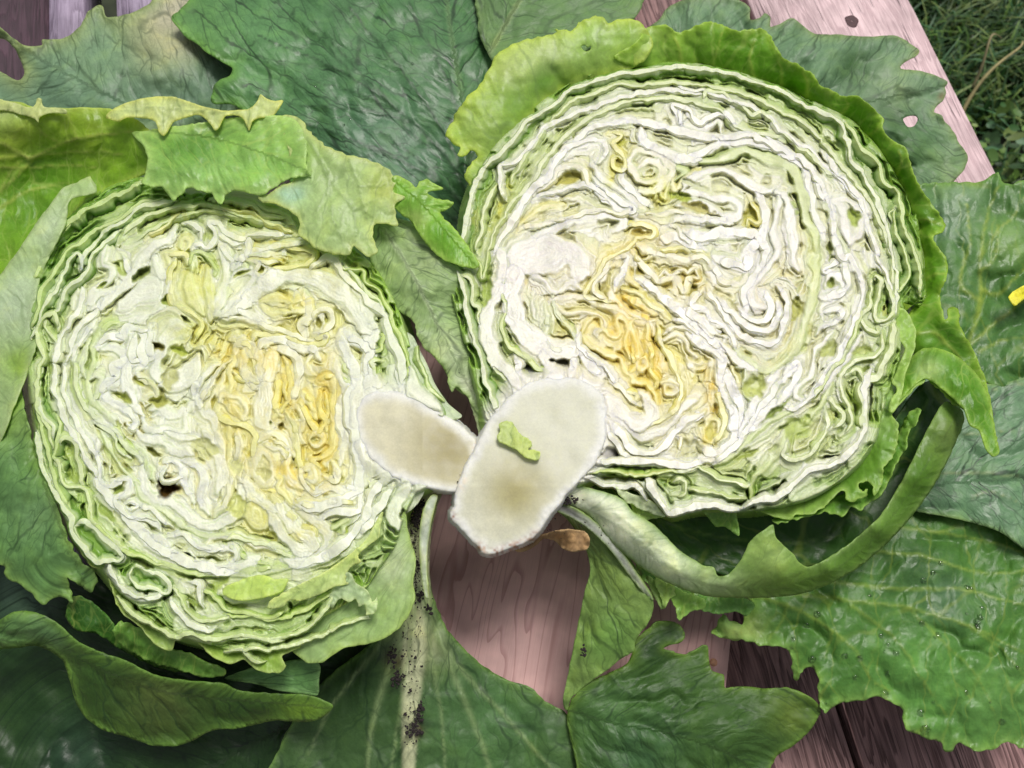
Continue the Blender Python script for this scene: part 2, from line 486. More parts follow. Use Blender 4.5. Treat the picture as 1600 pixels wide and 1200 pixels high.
    skin2 = np.where(k > 0, np.exp(-(fr_ / 1.0) ** 2), 0) * sstep(-0.5, 0.3, vnoise(arc / 20 + gid, k, 3)) + 0.55 * fine * np.exp(-((frip - 1) / 0.35) ** 2)
    sk = np.clip(np.maximum(skin, skin2 * 0.9), 0, 1)[..., None]
    sc_ = np.where(hd[..., None] < 0.95, lin((226, 212, 118)), lin((160, 192, 84)))
    wv_ = sstep(0.6, 1.1, hd)[..., None]
    sc_ = lin((226, 222, 120)) * (1 - wv_) + lin((158, 190, 84)) * wv_
    ska = 0.5 * sk
    cutc = cutc * (1 - ska) + sc_ * ska
    for (cx, cy, rx, ry, ang, c, s_) in patches:
        a = math.radians(ang); dx = WX - cx; dy = WY - cy
        u = dx * math.cos(a) + dy * math.sin(a); v = -dx * math.sin(a) + dy * math.cos(a)
        g = np.exp(-((u / rx) ** 2 + (v / ry) ** 2)) * s_
        g = np.clip(g * (0.45 + 0.95 * hsh) * (0.85 + 0.45 * vnoise(X / 7, Y / 7, 5) + 0.5 * vnoise(e / 3, arc / 12, 6)), 0, 1)[..., None]
        cutc = cutc * (1 - g) + lin(c) * g
        c2 = np.array(c) * np.array([0.99, 0.95, 0.72])
        walc = walc * (1 - g) + lin(c2) * g
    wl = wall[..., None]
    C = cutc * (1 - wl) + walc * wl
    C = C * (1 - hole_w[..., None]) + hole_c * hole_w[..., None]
    collar = (0.75 * (1 - sstep(2, 34, ds)))[..., None]
    C = C * (1 - collar) + lin((240, 238, 232)) * collar
    rim = (1 - sstep(-6, 1, sd))[..., None]
    C = C * (1 - rim) + lin((150, 186, 92)) * rim
    C = np.stack([blur(C[..., i], 1) for i in range(3)], -1)
    C = C * (1 + 0.04 * vnoise(e / 1.8, arc / 20 + gid, 4))[..., None]
    C = np.clip(C * np.array(hue) * 0.75, 0, 0.92)
    V = W(X, Y, Z)
    ny, nx = X.shape
    keep = sd > -13
    idx = np.arange(ny * nx).reshape(ny, nx)
    q4 = np.stack([idx[:-1, :-1], idx[1:, :-1], idx[1:, 1:], idx[:-1, 1:]], -1).reshape(-1, 4)
    ok = keep.ravel()[q4].all(1)
    q4 = q4[ok]
    fg = gid.ravel()[q4[:, 0]]
    Vf = V.reshape(-1, 3); Cf = C.reshape(-1, 3)
    # normals from the whole field, so that neighbouring leaves meet without a seam
    for gi in np.unique(fg):
        F = q4[fg == gi]
        if len(F) < 4: continue
        u, inv = np.unique(F, return_inverse=True)
        F2 = inv.reshape(-1, 4)
        me = new_mesh("leaf_fold", Vf[u], F2, Cf[u], None, M_CUT)
        link("leaf_fold", me, head)
    # the leaves that stand up to the knife: crisp cut edge, inner face sloping down towards the heart
    def samp(A_, x, y):
        i = np.clip(((x - x0) / step).astype(int), 0, nx - 1); j = np.clip(((y - y0) / step).astype(int), 0, ny - 1)
        return A_[j, i]
    for gi, (code, w0, P_) in enumerate(guides):
        if wide[gi]: continue
        S = gl[gi]
        S = spline(S[::2] if len(S) > 5 else S, 2.6)
        n = len(S)
        if n < 5: continue
        if code == 'Q': continue
        d = np.gradient(S[:, :2], axis=0); L = np.hypot(d[:, 0], d[:, 1]) + 1e-6
        s_ = np.cumsum(L) - L[0]; tot = s_[-1]
        nr = np.stack([-d[:, 1], d[:, 0]], 1) / L[:, None] * flip[gi]
        # wobble as the field does
        x_ = S[:, 0] - 3.0 * vnoise(S[:, 0] / 25, S[:, 1] / 25, 1) - 1.2 * vnoise(S[:, 0] / 9, S[:, 1] / 9, 2)
        y_ = S[:, 1] - 3.0 * vnoise(S[:, 0] / 25, S[:, 1] / 25, 4) - 1.2 * vnoise(S[:, 0] / 9, S[:, 1] / 9, 5)
        pl = 0.9 * vnoise(s_ / 7, s_ * 0 + gi, 3) + 1.3 * vnoise(s_ / 19, s_ * 0 + gi, 5)
        x_ = x_ + nr[:, 0] * pl; y_ = y_ + nr[:, 1] * pl
        th = np.unwrap(np.arctan2(d[:, 1], d[:, 0])); curv = np.gradient(th) / L * flip[gi]
        kk = np.ones(7) / 7; curv = np.convolve(np.pad(curv, 3, mode='edge'), kk, mode='valid')
        endt = np.clip(np.minimum(s_, tot - s_) / 12.0, 0, 1)
        ril = samp(ri, x_, y_)
        w = np.clip((S[:, 2] * (0.92 - 0.26 * ril) + 0.2) * (0.9 + 0.45 * vnoise(s_ / 16, s_ * 0 + gi * 3.1, 2)), 1.1, 7.5) * (0.45 + 0.65 * endt)
        Lb, Db = {'V': (24, 26), 'K': (15, 22), 'g': (10, 15), 'G': (8, 12)}.get(code, (8, 11))
        Ls = Lb * (0.65 + 0.35 * ril) * (0.75 + 0.45 * vnoise(s_ / 11, s_ * 0 + gi, 6)) * (0.4 + 0.6 * endt)
        Ls = np.where(curv > 1e-4, np.minimum(Ls, np.maximum(0.6, 0.75 / np.maximum(curv, 1e-4) - w)), Ls)
        Ls = np.maximum(Ls, 0.6)
        zt = samp(Zbase, x_, y_) + (H[(gi * 31 + 11) % 5000] - 0.5) * (1.6 + 1.8 * ril) - 0.5 * (1 - ril) + (2.0 - 1.1 * ril) * vnoise(s_ / 17, s_ * 0 + gi * 1.7, 1) + 0.25 * vnoise(s_ / 3, s_ * 0 + gi, 4)
        zt = zt - 6.5 * (1 - endt) ** 2
        sdl = samp(sd, x_, y_); zt = zt - np.maximum(0, 5 - sdl) * 0.6
        dsl = samp(ds, x_, y_); zt = zt - 16 * (1 - sstep(-2, 3, dsl))
        dsc = 0.45 + 0.55 * ril
        if ril.mean() < 0.35 and H[(gi * 17 + 3) % 5000] < 0.3: continue
        rows = [(-w - 2.5, -16 + 0 * w, 'b'), (-w - 0.5, -1.6 - 1.2 * ril, 'b'), (-w - 0.05, -0.5 + 0 * w, 's'), (-w + 0.3, 0 * w, 'c'), (-w + 0.75, 0.02 + 0 * w, 'c'), (0 * w, 0.05 + 0 * w, 'm'), (w - 0.75, 0.02 + 0 * w, 'c'), (w - 0.3, 0 * w, 'c'), (w, -0.45 + 0 * w, 's'),
                (w + 0.28 * Ls, -0.15 * Db * dsc, 't'), (w + 0.62 * Ls, -0.45 * Db * dsc, 't2'), (w + Ls, -1.0 * Db * dsc, 'u')]
        flesh, wallc = lin(CODE[code][0]), lin(CODE[code][1])
        Vr, Cr = [], []
        base = samp(cutc, x_, y_)
        hdl = samp(hd, x_, y_)[:, None]
        flesh = 0.35 * flesh + 0.65 * base
        skc = np.where(hdl < 0.95, lin((232, 228, 140)), lin((182, 208, 112)))
        wl_ = 0.55 * wallc + 0.45 * samp(walc, x_, y_)
        stn = (1 + 0.05 * vnoise(s_ / 5, s_ * 0 + gi, 2) + 0.05 * vnoise(s_ / 31, s_ * 0 + gi, 3))[:, None]
        for (o_, dz, kind) in rows:
            xx = x_ + nr[:, 0] * o_; yy = y_ + nr[:, 1] * o_
            Vr.append(W(xx, yy, zt + dz))
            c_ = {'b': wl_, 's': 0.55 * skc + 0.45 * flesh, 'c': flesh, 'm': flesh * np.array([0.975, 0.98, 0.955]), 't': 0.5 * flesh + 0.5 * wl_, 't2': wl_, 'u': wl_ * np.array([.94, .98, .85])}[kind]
            Cr.append(c_ * stn)
        R_ = len(rows)
        V_ = np.stack(Vr, 1).reshape(-1, 3); C_ = np.stack(Cr, 1).reshape(-1, 3)
        C_ = np.clip(C_ * np.array(hue) * 0.765, 0, 0.92)
        i_ = np.arange(n - 1)[:, None] * R_; j_ = np.arange(R_ - 1)[None]
        a_ = (i_ + j_).ravel()
        F_ = np.stack([a_, a_ + 1, a_ + R_ + 1, a_ + R_], 1)
        if flip[gi] < 0: F_ = F_[:, ::-1]
        me = new_mesh("leaf_layer", V_, F_, C_, None, M_CUT)
        link("leaf_layer", me, head)
    return OL

# ------------------------------------------------------------------ leaves
def build_leaf(name, outline, head=None, z=None, ctrl=(), col=(90, 130, 60), edge=None, edge_w=14, rib=None, rib_w=10,
               rib_col=(215, 225, 180), veins=(), vein_c=None, mat=None, teeth=(3, 14), ruf=(6, 40), wave=(6, 90), grain=None,
               spacing=4.5, thick=1.5, holes=(), cols=(), seed=0, label=None, folds=None, smoothz=1.0):
    """outline rows: x,y[,z]; ctrl rows: x,y,z; cols rows: x,y,r,rgb"""
    O = pts(outline) if isinstance(outline, str) else outline
    base = z if z is not None else -60
    O = np.array([[p[0], p[1], (p[2] if len(p) > 2 else base)] for p in O], float)
    S = spline(O, 4.0, closed=True)
    # serrated margin
    if teeth[0] > 0:
        d = np.roll(S[:, :2], -1, 0) - np.roll(S[:, :2], 1, 0); L = np.hypot(d[:, 0], d[:, 1]) + 1e-6
        nrm = np.stack([d[:, 1], -d[:, 0]], 1) / L[:, None]
        s = np.cumsum(L) / 2
        ar = 0.5 * np.sum(S[:, 0] * np.roll(S[:, 1], -1) - np.roll(S[:, 0], -1) * S[:, 1])
        sg = 1 if ar > 0 else -1
        ph = s / teeth[1] + 1.2 * vnoise(s / (teeth[1] * 3), s * 0 + seed, 1)
        fr = ph - np.floor(ph)
        saw = np.where(fr < 0.72, fr / 0.72, (1 - fr) / 0.28)
        t = teeth[0] * (0.3 + 0.9 * sstep(-0.4, 0.6, vnoise(s / 50, s * 0 + seed + 5, 2))) * (saw - 0.45) + 0.6 * teeth[0] * vnoise(s / 9, s * 0 + seed, 3)
        S[:, :2] += nrm * (t * sg)[:, None]
    x0, y0 = S[:, :2].min(0); x1, y1 = S[:, :2].max(0)
    r = np.random.default_rng(seed + 100)
    gx, gy = np.meshgrid(np.arange(x0, x1, spacing), np.arange(y0, y1, spacing * 0.87))
    gx = gx + (np.arange(gx.shape[0]) % 2)[:, None] * spacing * 0.5
    gx = gx + r.uniform(-.18, .18, gx.shape) * spacing; gy = gy + r.uniform(-.18, .18, gy.shape) * spacing
    gx = gx.ravel(); gy = gy.ravel()
    m = inside(gx, gy, S); gx, gy = gx[m], gy[m]
    Sd = S[::2] if len(S) > 400 else S
    dd, _, _ = seg_dist(gx, gy, Sd, closed=True)
    m = dd > spacing * 0.45
    hp = [np.array(spline(pts(h_), 3, closed=True)) for h_ in holes]
    for h_ in hp:
        m &= ~inside(gx, gy, h_)
        m &= seg_dist(gx, gy, h_, closed=True)[0] > spacing * 0.3
    gx, gy = gx[m], gy[m]
    n = len(S)
    vx = np.concatenate([S[:, 0]] + [h_[:, 0] for h_ in hp] + [gx]); vy = np.concatenate([S[:, 1]] + [h_[:, 1] for h_ in hp] + [gy])
    E = [(i, (i + 1) % n) for i in range(n)]
    o_ = n
    for h_ in hp:
        E += [(o_ + i, o_ + (i + 1) % len(h_)) for i in range(len(h_))]; o_ += len(h_)
    res = delaunay_2d_cdt([Vector((a, b)) for a, b in zip(vx, vy)], E, [], 0, 1e-4)
    v2 = np.array([tuple(v) for v in res[0]]); F = np.array(res[2])
    cx, cy = v2[F].mean(1).T
    ok = inside(cx, cy, S)
    for h_ in hp: ok &= ~inside(cx, cy, h_)
    F = F[ok]
    u, inv = np.unique(F, return_inverse=True); F = inv.reshape(-1, 3); v2 = v2[u]
    X, Y = v2[:, 0], v2[:, 1]
    # orientation: photo y points down
    a, b, c = v2[F[:, 0]], v2[F[:, 1]], v2[F[:, 2]]
    crs = (b[:, 0] - a[:, 0]) * (c[:, 1] - a[:, 1]) - (b[:, 1] - a[:, 1]) * (c[:, 0] - a[:, 0])
    F[crs > 0] = F[crs > 0][:, ::-1]
    C = [list(p) for p in O] + [list(p) for p in (pts(ctrl) if isinstance(ctrl, str) else ctrl)]
    C = np.array(C)
    Z = rbf(C[:, :2], C[:, 2], X, Y, smoothz)
    de, arce, _ = seg_dist(X, Y, S, closed=True)
    Z = Z + wave[0] * fbm(X / wave[1] + seed, Y / wave[1], seed + 1, 3)
    if folds is not None:      # pleats spreading from the leaf base
        fx, fy, fn, fa = folds
        ag = np.arctan2(Y - fy, X - fx); rd = np.hypot(X - fx, Y - fy)
        ph_ = ag * fn + 1.6 * vnoise(X / 90, Y / 90, seed + 4) + 0.5 * vnoise(X / 30, Y / 30, seed + 5)
        Z = Z + fa * sstep(20, 160, rd) * (np.abs(np.sin(ph_)) ** 0.8 - 0.6) * (0.6 + 0.6 * vnoise(X / 70, Y / 70, seed))
    nearedge = np.exp(-de / 16.0)
    Z = Z + nearedge * ruf[0] * (vnoise(arce / ruf[1], arce * 0 + seed * 1.3, 3) + 0.5 * vnoise(arce / ruf[1] * 2.3, arce * 0 + seed, 4))
    # blistered blade between the veins
    Z = Z + 1.5 * np.abs(vnoise(X / 20, Y / 20, seed + 2)) * sstep(4, 25, de)
    colv = np.tile(lin(col), (len(X), 1))
    for (px_, py_, rr_, c_) in cols:
        g = np.exp(-((X - px_) ** 2 + (Y - py_) ** 2) / rr_ ** 2)
        g = np.clip(g * (1 + 0.35 * vnoise(X / 25, Y / 25, seed + 3)), 0, 1)[:, None]
        colv = colv * (1 - g) + lin(c_) * g
    if edge is not None:
        g = (np.exp(-(de / (edge_w * (1 + 0.4 * vnoise(arce / 60, arce * 0 + seed, 5)))) ** 1.3) * 0.9)[:, None]
        colv = colv * (1 - g) + lin(edge) * g
    vein = np.zeros(len(X)); lc = np.stack([X / 100, Y / 100, np.zeros(len(X)) + seed], 1)
    if rib is not None:
        Rb = spline(pts(rib), 6)
        d, s, sdn = seg_dist(X, Y, Rb[:, :2])
        tot = np.hypot(*np.diff(Rb[:, :2], axis=0).T).sum()
        w = rib_w * (1 - 0.8 * s / tot) + 1.0
        g = (1 - sstep(w * 0.7, w * 1.5, d))[:, None]
        if rib_w > 0:
            colv = colv * (1 - g) + lin(rib_col) * g
            Z = Z + 3.0 * np.exp(-(d / (w + 2)) ** 2) * min(1, rib_w / 6)
        # leaf space: along the rib, and outwards along slanting side veins
        lc = np.stack([(s - 0.75 * d) / 100 + sdn * 7.3, d * 1.1 / 100, np.zeros(len(X)) + seed], 1)
    if grain is not None:      # vein fan from a point: grain=(x, y)
        ang = np.arctan2(Y - grain[1], X - grain[0]); rd = np.hypot(X - grain[0], Y - grain[1])
        lc = np.stack([ang * 2.4, rd / 130.0, np.zeros(len(X)) + seed], 1)
    for vd in veins:
        wv_, st_, pp = vd
        Pv = spline(pts(pp), 6)
        d, s, _ = seg_dist(X + 1.5 * vnoise(X / 14, Y / 14, 1), Y + 1.5 * vnoise(X / 14, Y / 14, 2), Pv)
        tot = np.hypot(*np.diff(Pv[:, :2], axis=0).T).sum()
        ww = 0.72 * wv_ * (1.2 - 0.8 * s / tot) * (1 if vein_c is None else 1)
        g = np.exp(-(d / ww) ** 2)
        Z = Z + g * st_ * 2.0
        if vein_c is not None:
            g2 = (g * abs(st_))[:, None]; colv = colv * (1 - g2 * 0.65) + lin(vein_c) * g2 * 0.65
        else:
            vein = np.maximum(vein, g * abs(st_))
    V = W(X, Y, Z)
    me = new_mesh(name, V, F, np.clip(colv, 0, 1), {"leafco": lc, "vein": vein}, mat or M_TOP)
    o = link(name, me, head)
    md = o.modifiers.new("thickness", 'SOLIDIFY'); md.thickness = thick * U; md.offset = -1.0
    if label: o['label'] = label
    return o

def chain(o, label, cat, group=None):
    o['label'] = label; o['category'] = cat
    if group: o['group'] = group

def crumbs(name, spots, parent, mat, seed=0, label=None):
    """angular lumps of soil: spots rows (x, y, z, radius) in photo coordinates"""
    r = np.random.default_rng(seed)
    ico = [(-.53, 0, .85), (.53, 0, .85), (-.53, 0, -.85), (.53, 0, -.85), (0, .85, .53), (0, .85, -.53), (0, -.85, .53), (0, -.85, -.53), (.85, .53, 0), (-.85, .53, 0), (.85, -.53, 0), (-.85, -.53, 0)]
    fa = [(0, 4, 1), (0, 9, 4), (9, 5, 4), (4, 5, 8), (4, 8, 1), (8, 10, 1), (8, 3, 10), (5, 3, 8), (5, 2, 3), (2, 7, 3), (7, 10, 3), (7, 6, 10), (7, 11, 6), (11, 0, 6), (0, 1, 6), (6, 1, 10), (9, 0, 11), (9, 11, 2), (9, 2, 5), (7, 2, 11)]
    ico = np.array(ico); fa = np.array(fa)
    Vs, Fs = [], []
    for i, (x, y, z, rad) in enumerate(spots):
        c = W(x, y, z)
        v = ico * rad * r.uniform(0.55, 1.35, (12, 1)) * np.array([r.uniform(.6, 1.5), r.uniform(.6, 1.5), 0.6])
        a = r.uniform(0, 6.28); R = np.array([[math.cos(a), -math.sin(a), 0], [math.sin(a), math.cos(a), 0], [0, 0, 1]])
        Vs.append(v @ R.T + c); Fs.append(fa + 12 * i)
    me = new_mesh(name, np.concatenate(Vs), np.concatenate(Fs), None, None, mat, smooth=False)
    o = link(name, me, parent); o['kind'] = 'stuff'
    if label: o['label'] = label
    return o

# ------------------------------------------------------------------ traced leaf edges, right head
def P(k, s):
    o = {'A': (700, 100), 'B': (1050, 100), 'C': (700, 380), 'D': (1050, 380), 'E': (700, 560), 'F': (1050, 560), 'G': (880, 250),
         'H': (50, 300), 'I': (350, 350), 'J': (50, 600), 'K': (350, 600), 'L': (200, 300), 'M': (50, 800), 'N': (350, 800),
         'O': (0, 450), 'Q': (250, 500), 'S': (0, 140), 'Z': (1200, 300)}[k]
    return pts(s, o[0], o[1], 0.25)

GR = [
 ('K', 4.5, P('A', "70,1190 95,1060 130,900 180,740 240,620 330,560 380,510 470,370 560,310 640,270 740,190 830,130 920,95 1000,75 1200,45 1300,32 1450,10") + P('B', "200,27 450,90 620,140 780,230 950,310 1070,360 1100,480 1120,600 1200,700 1270,850 1330,1000 1380,1180") + P('D', "1385,130 1400,260 1400,470")),
 ('V', 3.5, P('B', "1090,350 1180,500 1290,640 1330,740 1420,810 1445,900 1440,980 1480,1090 1520,1190") + P('D', "1540,160 1550,250 1540,330")),
 ('V', 2.5, P('B', "1370,1000 1350,940 1400,900") + P('Z', "770,150 800,260 850,360 890,480 870,560 820,620 790,560")),
 ('g', 3, P('A', "400,760 440,640 520,540 640,350 780,240 900,180 1000,140 1180,135 1300,125 1450,118") + P('B', "250,140 500,210 680,290 830,370 960,500 1060,620 1140,740 1250,900 1330,1060 1370,1190") + P('D', "1370,200 1380,300")),
 ('g', 3, P('A', "300,740 230,900 200,1060 180,1190")),
 ('W', 4, P('A', "1600,190 1400,165 1200,190 1020,230 840,290 700,350 600,400 540,480 480,560 400,620 340,620 320,740 350,860")),
 ('W', 3.2, P('B', "0,130 150,165 200,160 250,200 330,210 480,260 620,330 680,400 760,470 860,540 930,620 1010,680 1080,760 1160,850 1210,960 1260,1100 1290,1190") + P('D', "1280,60 1320,160 1360,300 1390,400")),
 ('g', 2.6, P('B', "200,230 210,165 300,180 440,260 500,320 560,290 620,330 700,430 780,500 900,600 980,680 1080,700")),
 ('g', 3, P('A', "250,1190 290,1060 340,960 380,870 440,830 500,760 560,680 640,560 720,460 820,370 960,290 1150,240 1400,215") + P('B', "60,215 200,260 300,300 360,360 500,430 640,440 700,480")),
 ('W', 5, P('A', "290,1190 350,1060 400,980 440,900 500,820 560,740 640,680 740,540 860,420 1000,365 1180,352 1300,375 1450,430") + P('B', "120,440 300,460 440,440 520,450 620,500 740,560 800,640")),
 ('G', 5, P('B', "160,610 300,590 440,540 520,560 640,600 740,640 800,740 830,860 840,960 900,1060 910,1190") + P('D', "890,110 900,200 880,330 830,500 790,640 720,730 620,800 540,790 440,720 390,650")),
 ('W', 5, P('B', "40,600 180,560 330,490 480,490 640,530 760,600 850,700 860,820 900,960 960,1100")),
 ('W', 4, P('B', "560,430 720,540 860,640 940,760 1000,900 1010,1050 1060,1190") + P('D', "1120,80 1180,200 1190,330 1170,440 1080,620 980,800 870,960 760,1030 700,1010")),
 ('W', 4, P('B', "960,560 1020,660 1100,760 1180,860 1240,960")),
 ('W', 5, P('B', "1000,850 1080,840 1150,900 1190,1000 1180,1080 1120,1100 1080,1000 1060,900 1000,850")),
 ('g', 3, P('B', "940,800 980,900 1010,1010 1060,1100 1100,1190")),
 ('W', 5, P('B', "830,600 900,700 940,800 1000,900")),
 ('W', 4, P('B', "30,210 50,300 60,380 200,400 290,360 310,440")),
 ('W', 4, P('A', "1430,280 1460,400") + P('B', "0,260 100,290 170,370 240,340 330,320 420,400")),
 ('W', 4, P('B', "0,410 150,450 330,470")),
 ('c', 3.5, P('A', "540,820 620,740 700,660 800,640 860,680 880,740 895,800")),
 ('W', 4.5, P('A', "540,840 680,800 800,770 880,760 960,800 1060,860 1150,880")),
 ('W', 4, P('A', "920,640 960,700 1010,730 1080,790 1140,840 1180,900")),
 ('Y', 3, P('A', "440,1020 520,940 600,900 720,880")),
 ('c', 3, P('A', "450,1040 620,990 760,960 900,920 1040,930 1150,910 1190,920")),
 ('W', 5, P('A', "560,760 640,690 700,600 760,520 880,470 960,490 980,560 940,620")),
 ('Y', 2.5, P('A', "1010,430 1090,440 1030,500 1070,540 1110,600 1100,660 1060,650 1040,590 1080,560")),
 ('c', 4, P('A', "1110,640 1080,700 1120,780 1180,860 1240,910")),
 ('c', 5, P('A', "1180,640 1250,610 1330,640 1330,720 1250,740 1190,720 1150,660 1130,600 1200,540 1280,560 1380,620 1400,680 1340,760 1250,800 1180,790")),
 ('W', 7, P('A', "1210,400 1230,480 1330,540 1450,590 1590,600")),
 ('W', 6, P('A', "400,1180 480,1130 600,1060 720,1000 880,955 1040,950 1100,990 1050,1050")),
 ('Y', 2, P('A', "1290,830 1330,770 1360,830 1400,700 1430,780 1500,700 1590,660")),
 ('G', 2, P('A', "1290,590 1380,630 1450,650 1500,670 1440,720 1400,740")),
 ('W', 22, P('C', "400,80,20 520,80,28 640,60,30 760,60,26 840,120,18 800,230,12")),
 ('Y', 2, P('C', "660,50 700,25 760,40")),
 ('W', 5, P('G', "740,200 800,120 900,70 1020,60 1100,110 1200,170 1280,180 1320,160")),
 ('W', 5, P('G', "720,300 780,265 860,275 940,310 1000,350 1080,360 1110,310 1060,240 960,230 860,210 760,200")),
 ('c', 3, P('G', "480,330 600,350 720,330 860,350 960,380 1060,370")),
 ('Y', 2.2, P('G', "1150,240 1200,310 1230,380 1190,385 1160,370 1140,400 1100,430")),
 ('Y', 2, P('G', "1140,260 1150,330 1160,375")),
 ('W', 6, P('G', "1200,190 1240,260 1260,340 1265,420 1240,500 1270,560 1250,640 1180,740 1140,860 1160,940")),
 ('W', 5, P('G', "1340,200 1350,320 1320,450 1340,560 1300,640 1220,740 1180,830 1190,900 1260,920")),
 ('W', 6, P('G', "1320,180 1400,240 1430,360 1440,480 1445,600 1470,700")),
 ('G', 2.5, P('G', "1400,210 1440,320 1450,450 1450,600")),
 ('W', 5, P('G', "700,380 760,360 900,380 1000,385 1060,390")),
 ('W', 8, P('G', "740,440 860,480 980,460 1060,450 1160,450 1210,480 1160,560 1140,650 1080,660 1000,630 950,600")),
 ('W', 4, P('G', "700,400 740,480 830,530 900,500")),
 ('Y', 2.5, P('G', "380,440 440,410 520,410 560,450 540,490 460,490 400,560 330,600 260,640 200,720 140,820 150,860 240,870 330,900")),
 ('Y', 2, P('G', "430,560 470,620 560,580 700,550 860,570 930,610")),
 ('c', 4, P('G', "450,520 520,560 640,600 760,620 880,610 930,640 950,700 1000,760 1100,780 1150,680")),
 ('c', 4, P('G', "420,560 480,640 560,720 620,760 690,740 720,780 740,840 760,830 770,760 850,740")),
 ('c', 2, P('G', "560,700 600,740 640,700 680,740 730,690 770,720 830,680 850,730")),
 ('O', 2, P('G', "400,640 420,720 460,790 410,740 400,650")),
 ('c', 4, P('G', "300,640 260,700 250,780 290,840 360,920 450,980 540,1030 560,1100")),
 ('c', 2.5, P('G', "310,660 240,720 190,780 200,840 290,870")),
 ('W', 4, P('G', "340,620 400,600 380,700 330,760 310,830")),
 ('W', 6, P('G', "480,740 560,800 640,870 720,940 800,1010 880,1080 960,1150 1000,1190")),
 ('Y', 3, P('G', "370,810 440,830 520,880 600,940 650,990")),
 ('O', 8, P('G', "390,860 470,900 560,950")),
 ('W', 4.5, P('G', "870,800 810,880 810,920 880,930 940,1000 1020,1040 1060,1120 1080,1190")),
 ('W', 4, P('G', "900,800 960,900 1040,1000 1100,1080 1160,1120 1260,1150 1340,1130 1380,1050 1395,950 1390,850 1340,800")),
 ('W', 5, P('G', "960,860 1060,960 1140,1030 1240,1060 1320,1040 1350,960 1330,880")),
 ('W', 4, P('G', "1100,930 1180,1000 1260,1000 1300,940 1280,860 1240,820")),
 ('W', 6, P('G', "600,520 680,470 780,520 900,560")),
 ('W', 5, P('G', "950,640 960,720 1050,780")),
 ('W', 4, P('G', "200,110 260,180 340,250 420,280 440,310 380,310 300,280 200,200")),
 ('c', 3, P('G', "0,250 100,240 180,270 300,310 420,330 470,320")),
 ('W', 5, P('G', "390,20 370,100 420,180 470,240 560,300")),
 ('W', 9, P('C', "310,30 350,110 335,250 255,400 235,500 265,640 305,740 385,830 455,900")),
 ('K', 4, P('C', "50,170 90,260 110,400 150,560 200,700 230,860 290,1000 335,1100")),
 ('g', 3, P('C', "60,190 120,200 150,260 150,360 200,400 190,470 230,560 240,650 270,740 330,830 380,900")),
 ('G', 2.4, P('C', "160,100 200,150 215,220 240,140 270,0")),
 ('G', 3.2, P('C', "390,60 380,160 340,260 350,400 340,520 370,640 440,680 510,720 560,780 620,800 605,850")),
 ('W', 14, P('C', "430,130 400,260 400,400 430,500 480,560 560,620 660,660 760,670 820,640")),
 ('W', 9, P('C', "560,600 620,700 640,800 700,860")),
 ('W', 8, P('C', "770,670 790,740 775,830")),
 ('W', 8, P('C', "830,620 860,720 920,790 960,830")),
 ('W', 7, P('C', "420,700 450,760 440,800 480,850")),
 ('g', 3, P('C', "600,380 620,480 610,600 650,640 700,660 780,640 790,580 740,520 680,450 650,380 660,330")),
 ('c', 4, P('C', "640,350 760,330 860,340 980,380 1080,430 1180,500 1280,480")),
 ('c', 3, P('C', "660,380 740,440 860,430 940,450 990,510 960,560")),
 ('W', 3, P('C', "540,210 600,230 640,290 700,300 760,240 840,290")),
 ('O', 3, P('C', "850,560 900,480 960,470 980,540 1040,600 1080,560 1060,480 1080,460 1120,520 1110,640 1140,720 1200,700 1180,600 1130,520 1160,480 1230,480 1240,560 1260,640")),
 ('O', 3, P('C', "840,570 900,640 980,700 1060,720 1100,780 1160,860 1240,880 1290,940 1300,1000")),
 ('W', 3.5, P('C', "810,540 820,640 900,720 980,780 1040,860 1080,890")),
 ('O', 2.5, P('C', "1150,660 1170,760 1130,800")),
 ('c', 3, P('C', "1190,720 1240,710 1250,770 1210,800 1170,770 1190,725")),
 ('Y', 3.5, P('C', "1300,500 1330,620 1380,700 1420,800 1460,900 1440,1000 1400,1060 1300,1120 1250,1160")),
 ('c', 3, P('C', "1340,560 1400,520 1500,540 1560,600 1600,640")),
 ('c', 3, P('C', "1340,600 1420,560 1490,600 1500,680 1560,720")),
 ('c', 2.5, P('C', "1330,870 1400,850 1450,900 1420,940 1360,930 1350,890")),
 ('Y', 3, P('C', "1080,905 1170,950 1160,1000")),
 ('W', 9, P('C', "1000,1000 1060,1060 1120,1120 1200,1130 1280,1080 1240,970 1200,930")),
 ('c', 4, P('C', "1010,860 1090,900 1140,980 1200,1020")),
 ('O', 3, P('C', "1240,600 1280,700 1260,800 1310,860 1290,930")),
 ('W', 6, P('D', "100,560 200,640 290,700 310,780 300,880 330,980 370,1060 395,1190")),
 ('W', 4, P('D', "0,480 80,500 180,580 260,660 350,740")),
 ('W', 5, P('D', "160,500 260,600 360,680 400,720 470,780 560,800")),
 ('W', 6, P('D', "60,420 180,470 260,540 330,560")),
 ('Y', 2.2, P('D', "375,770 405,850 430,940")),
 ('g', 2, P('D', "450,780 450,880 470,970 520,1000 590,900 640,820 520,790 400,770")),
 ('W', 4, P('D', "1000,560 960,620 900,650 880,740 860,840 780,900 770,960 860,980 960,900 1080,740 1180,560")),
 ('W', 5, P('D', "700,830 780,740 800,800 740,900 700,960 640,1000")),
 ('W', 6, P('D', "1060,60 1080,160 1100,260 1000,320 930,340")),
 ('W', 4, P('D', "1050,80 980,140 960,180 1040,180")),
 ('W', 4, P('D', "960,260 1000,200 1060,230 1070,290 1000,350 930,400 940,480")),
 ('W', 4, P('D', "920,450 960,420 1040,400 1060,450 1000,510 940,520 910,560")),
 ('g', 3, P('D', "1250,230 1270,200 1300,240 1290,320 1260,460 1340,490 1390,400 1360,320 1320,200")),
 ('g', 3, P('D', "1240,240 1240,380 1180,470 1230,540 1280,560 1270,520")),
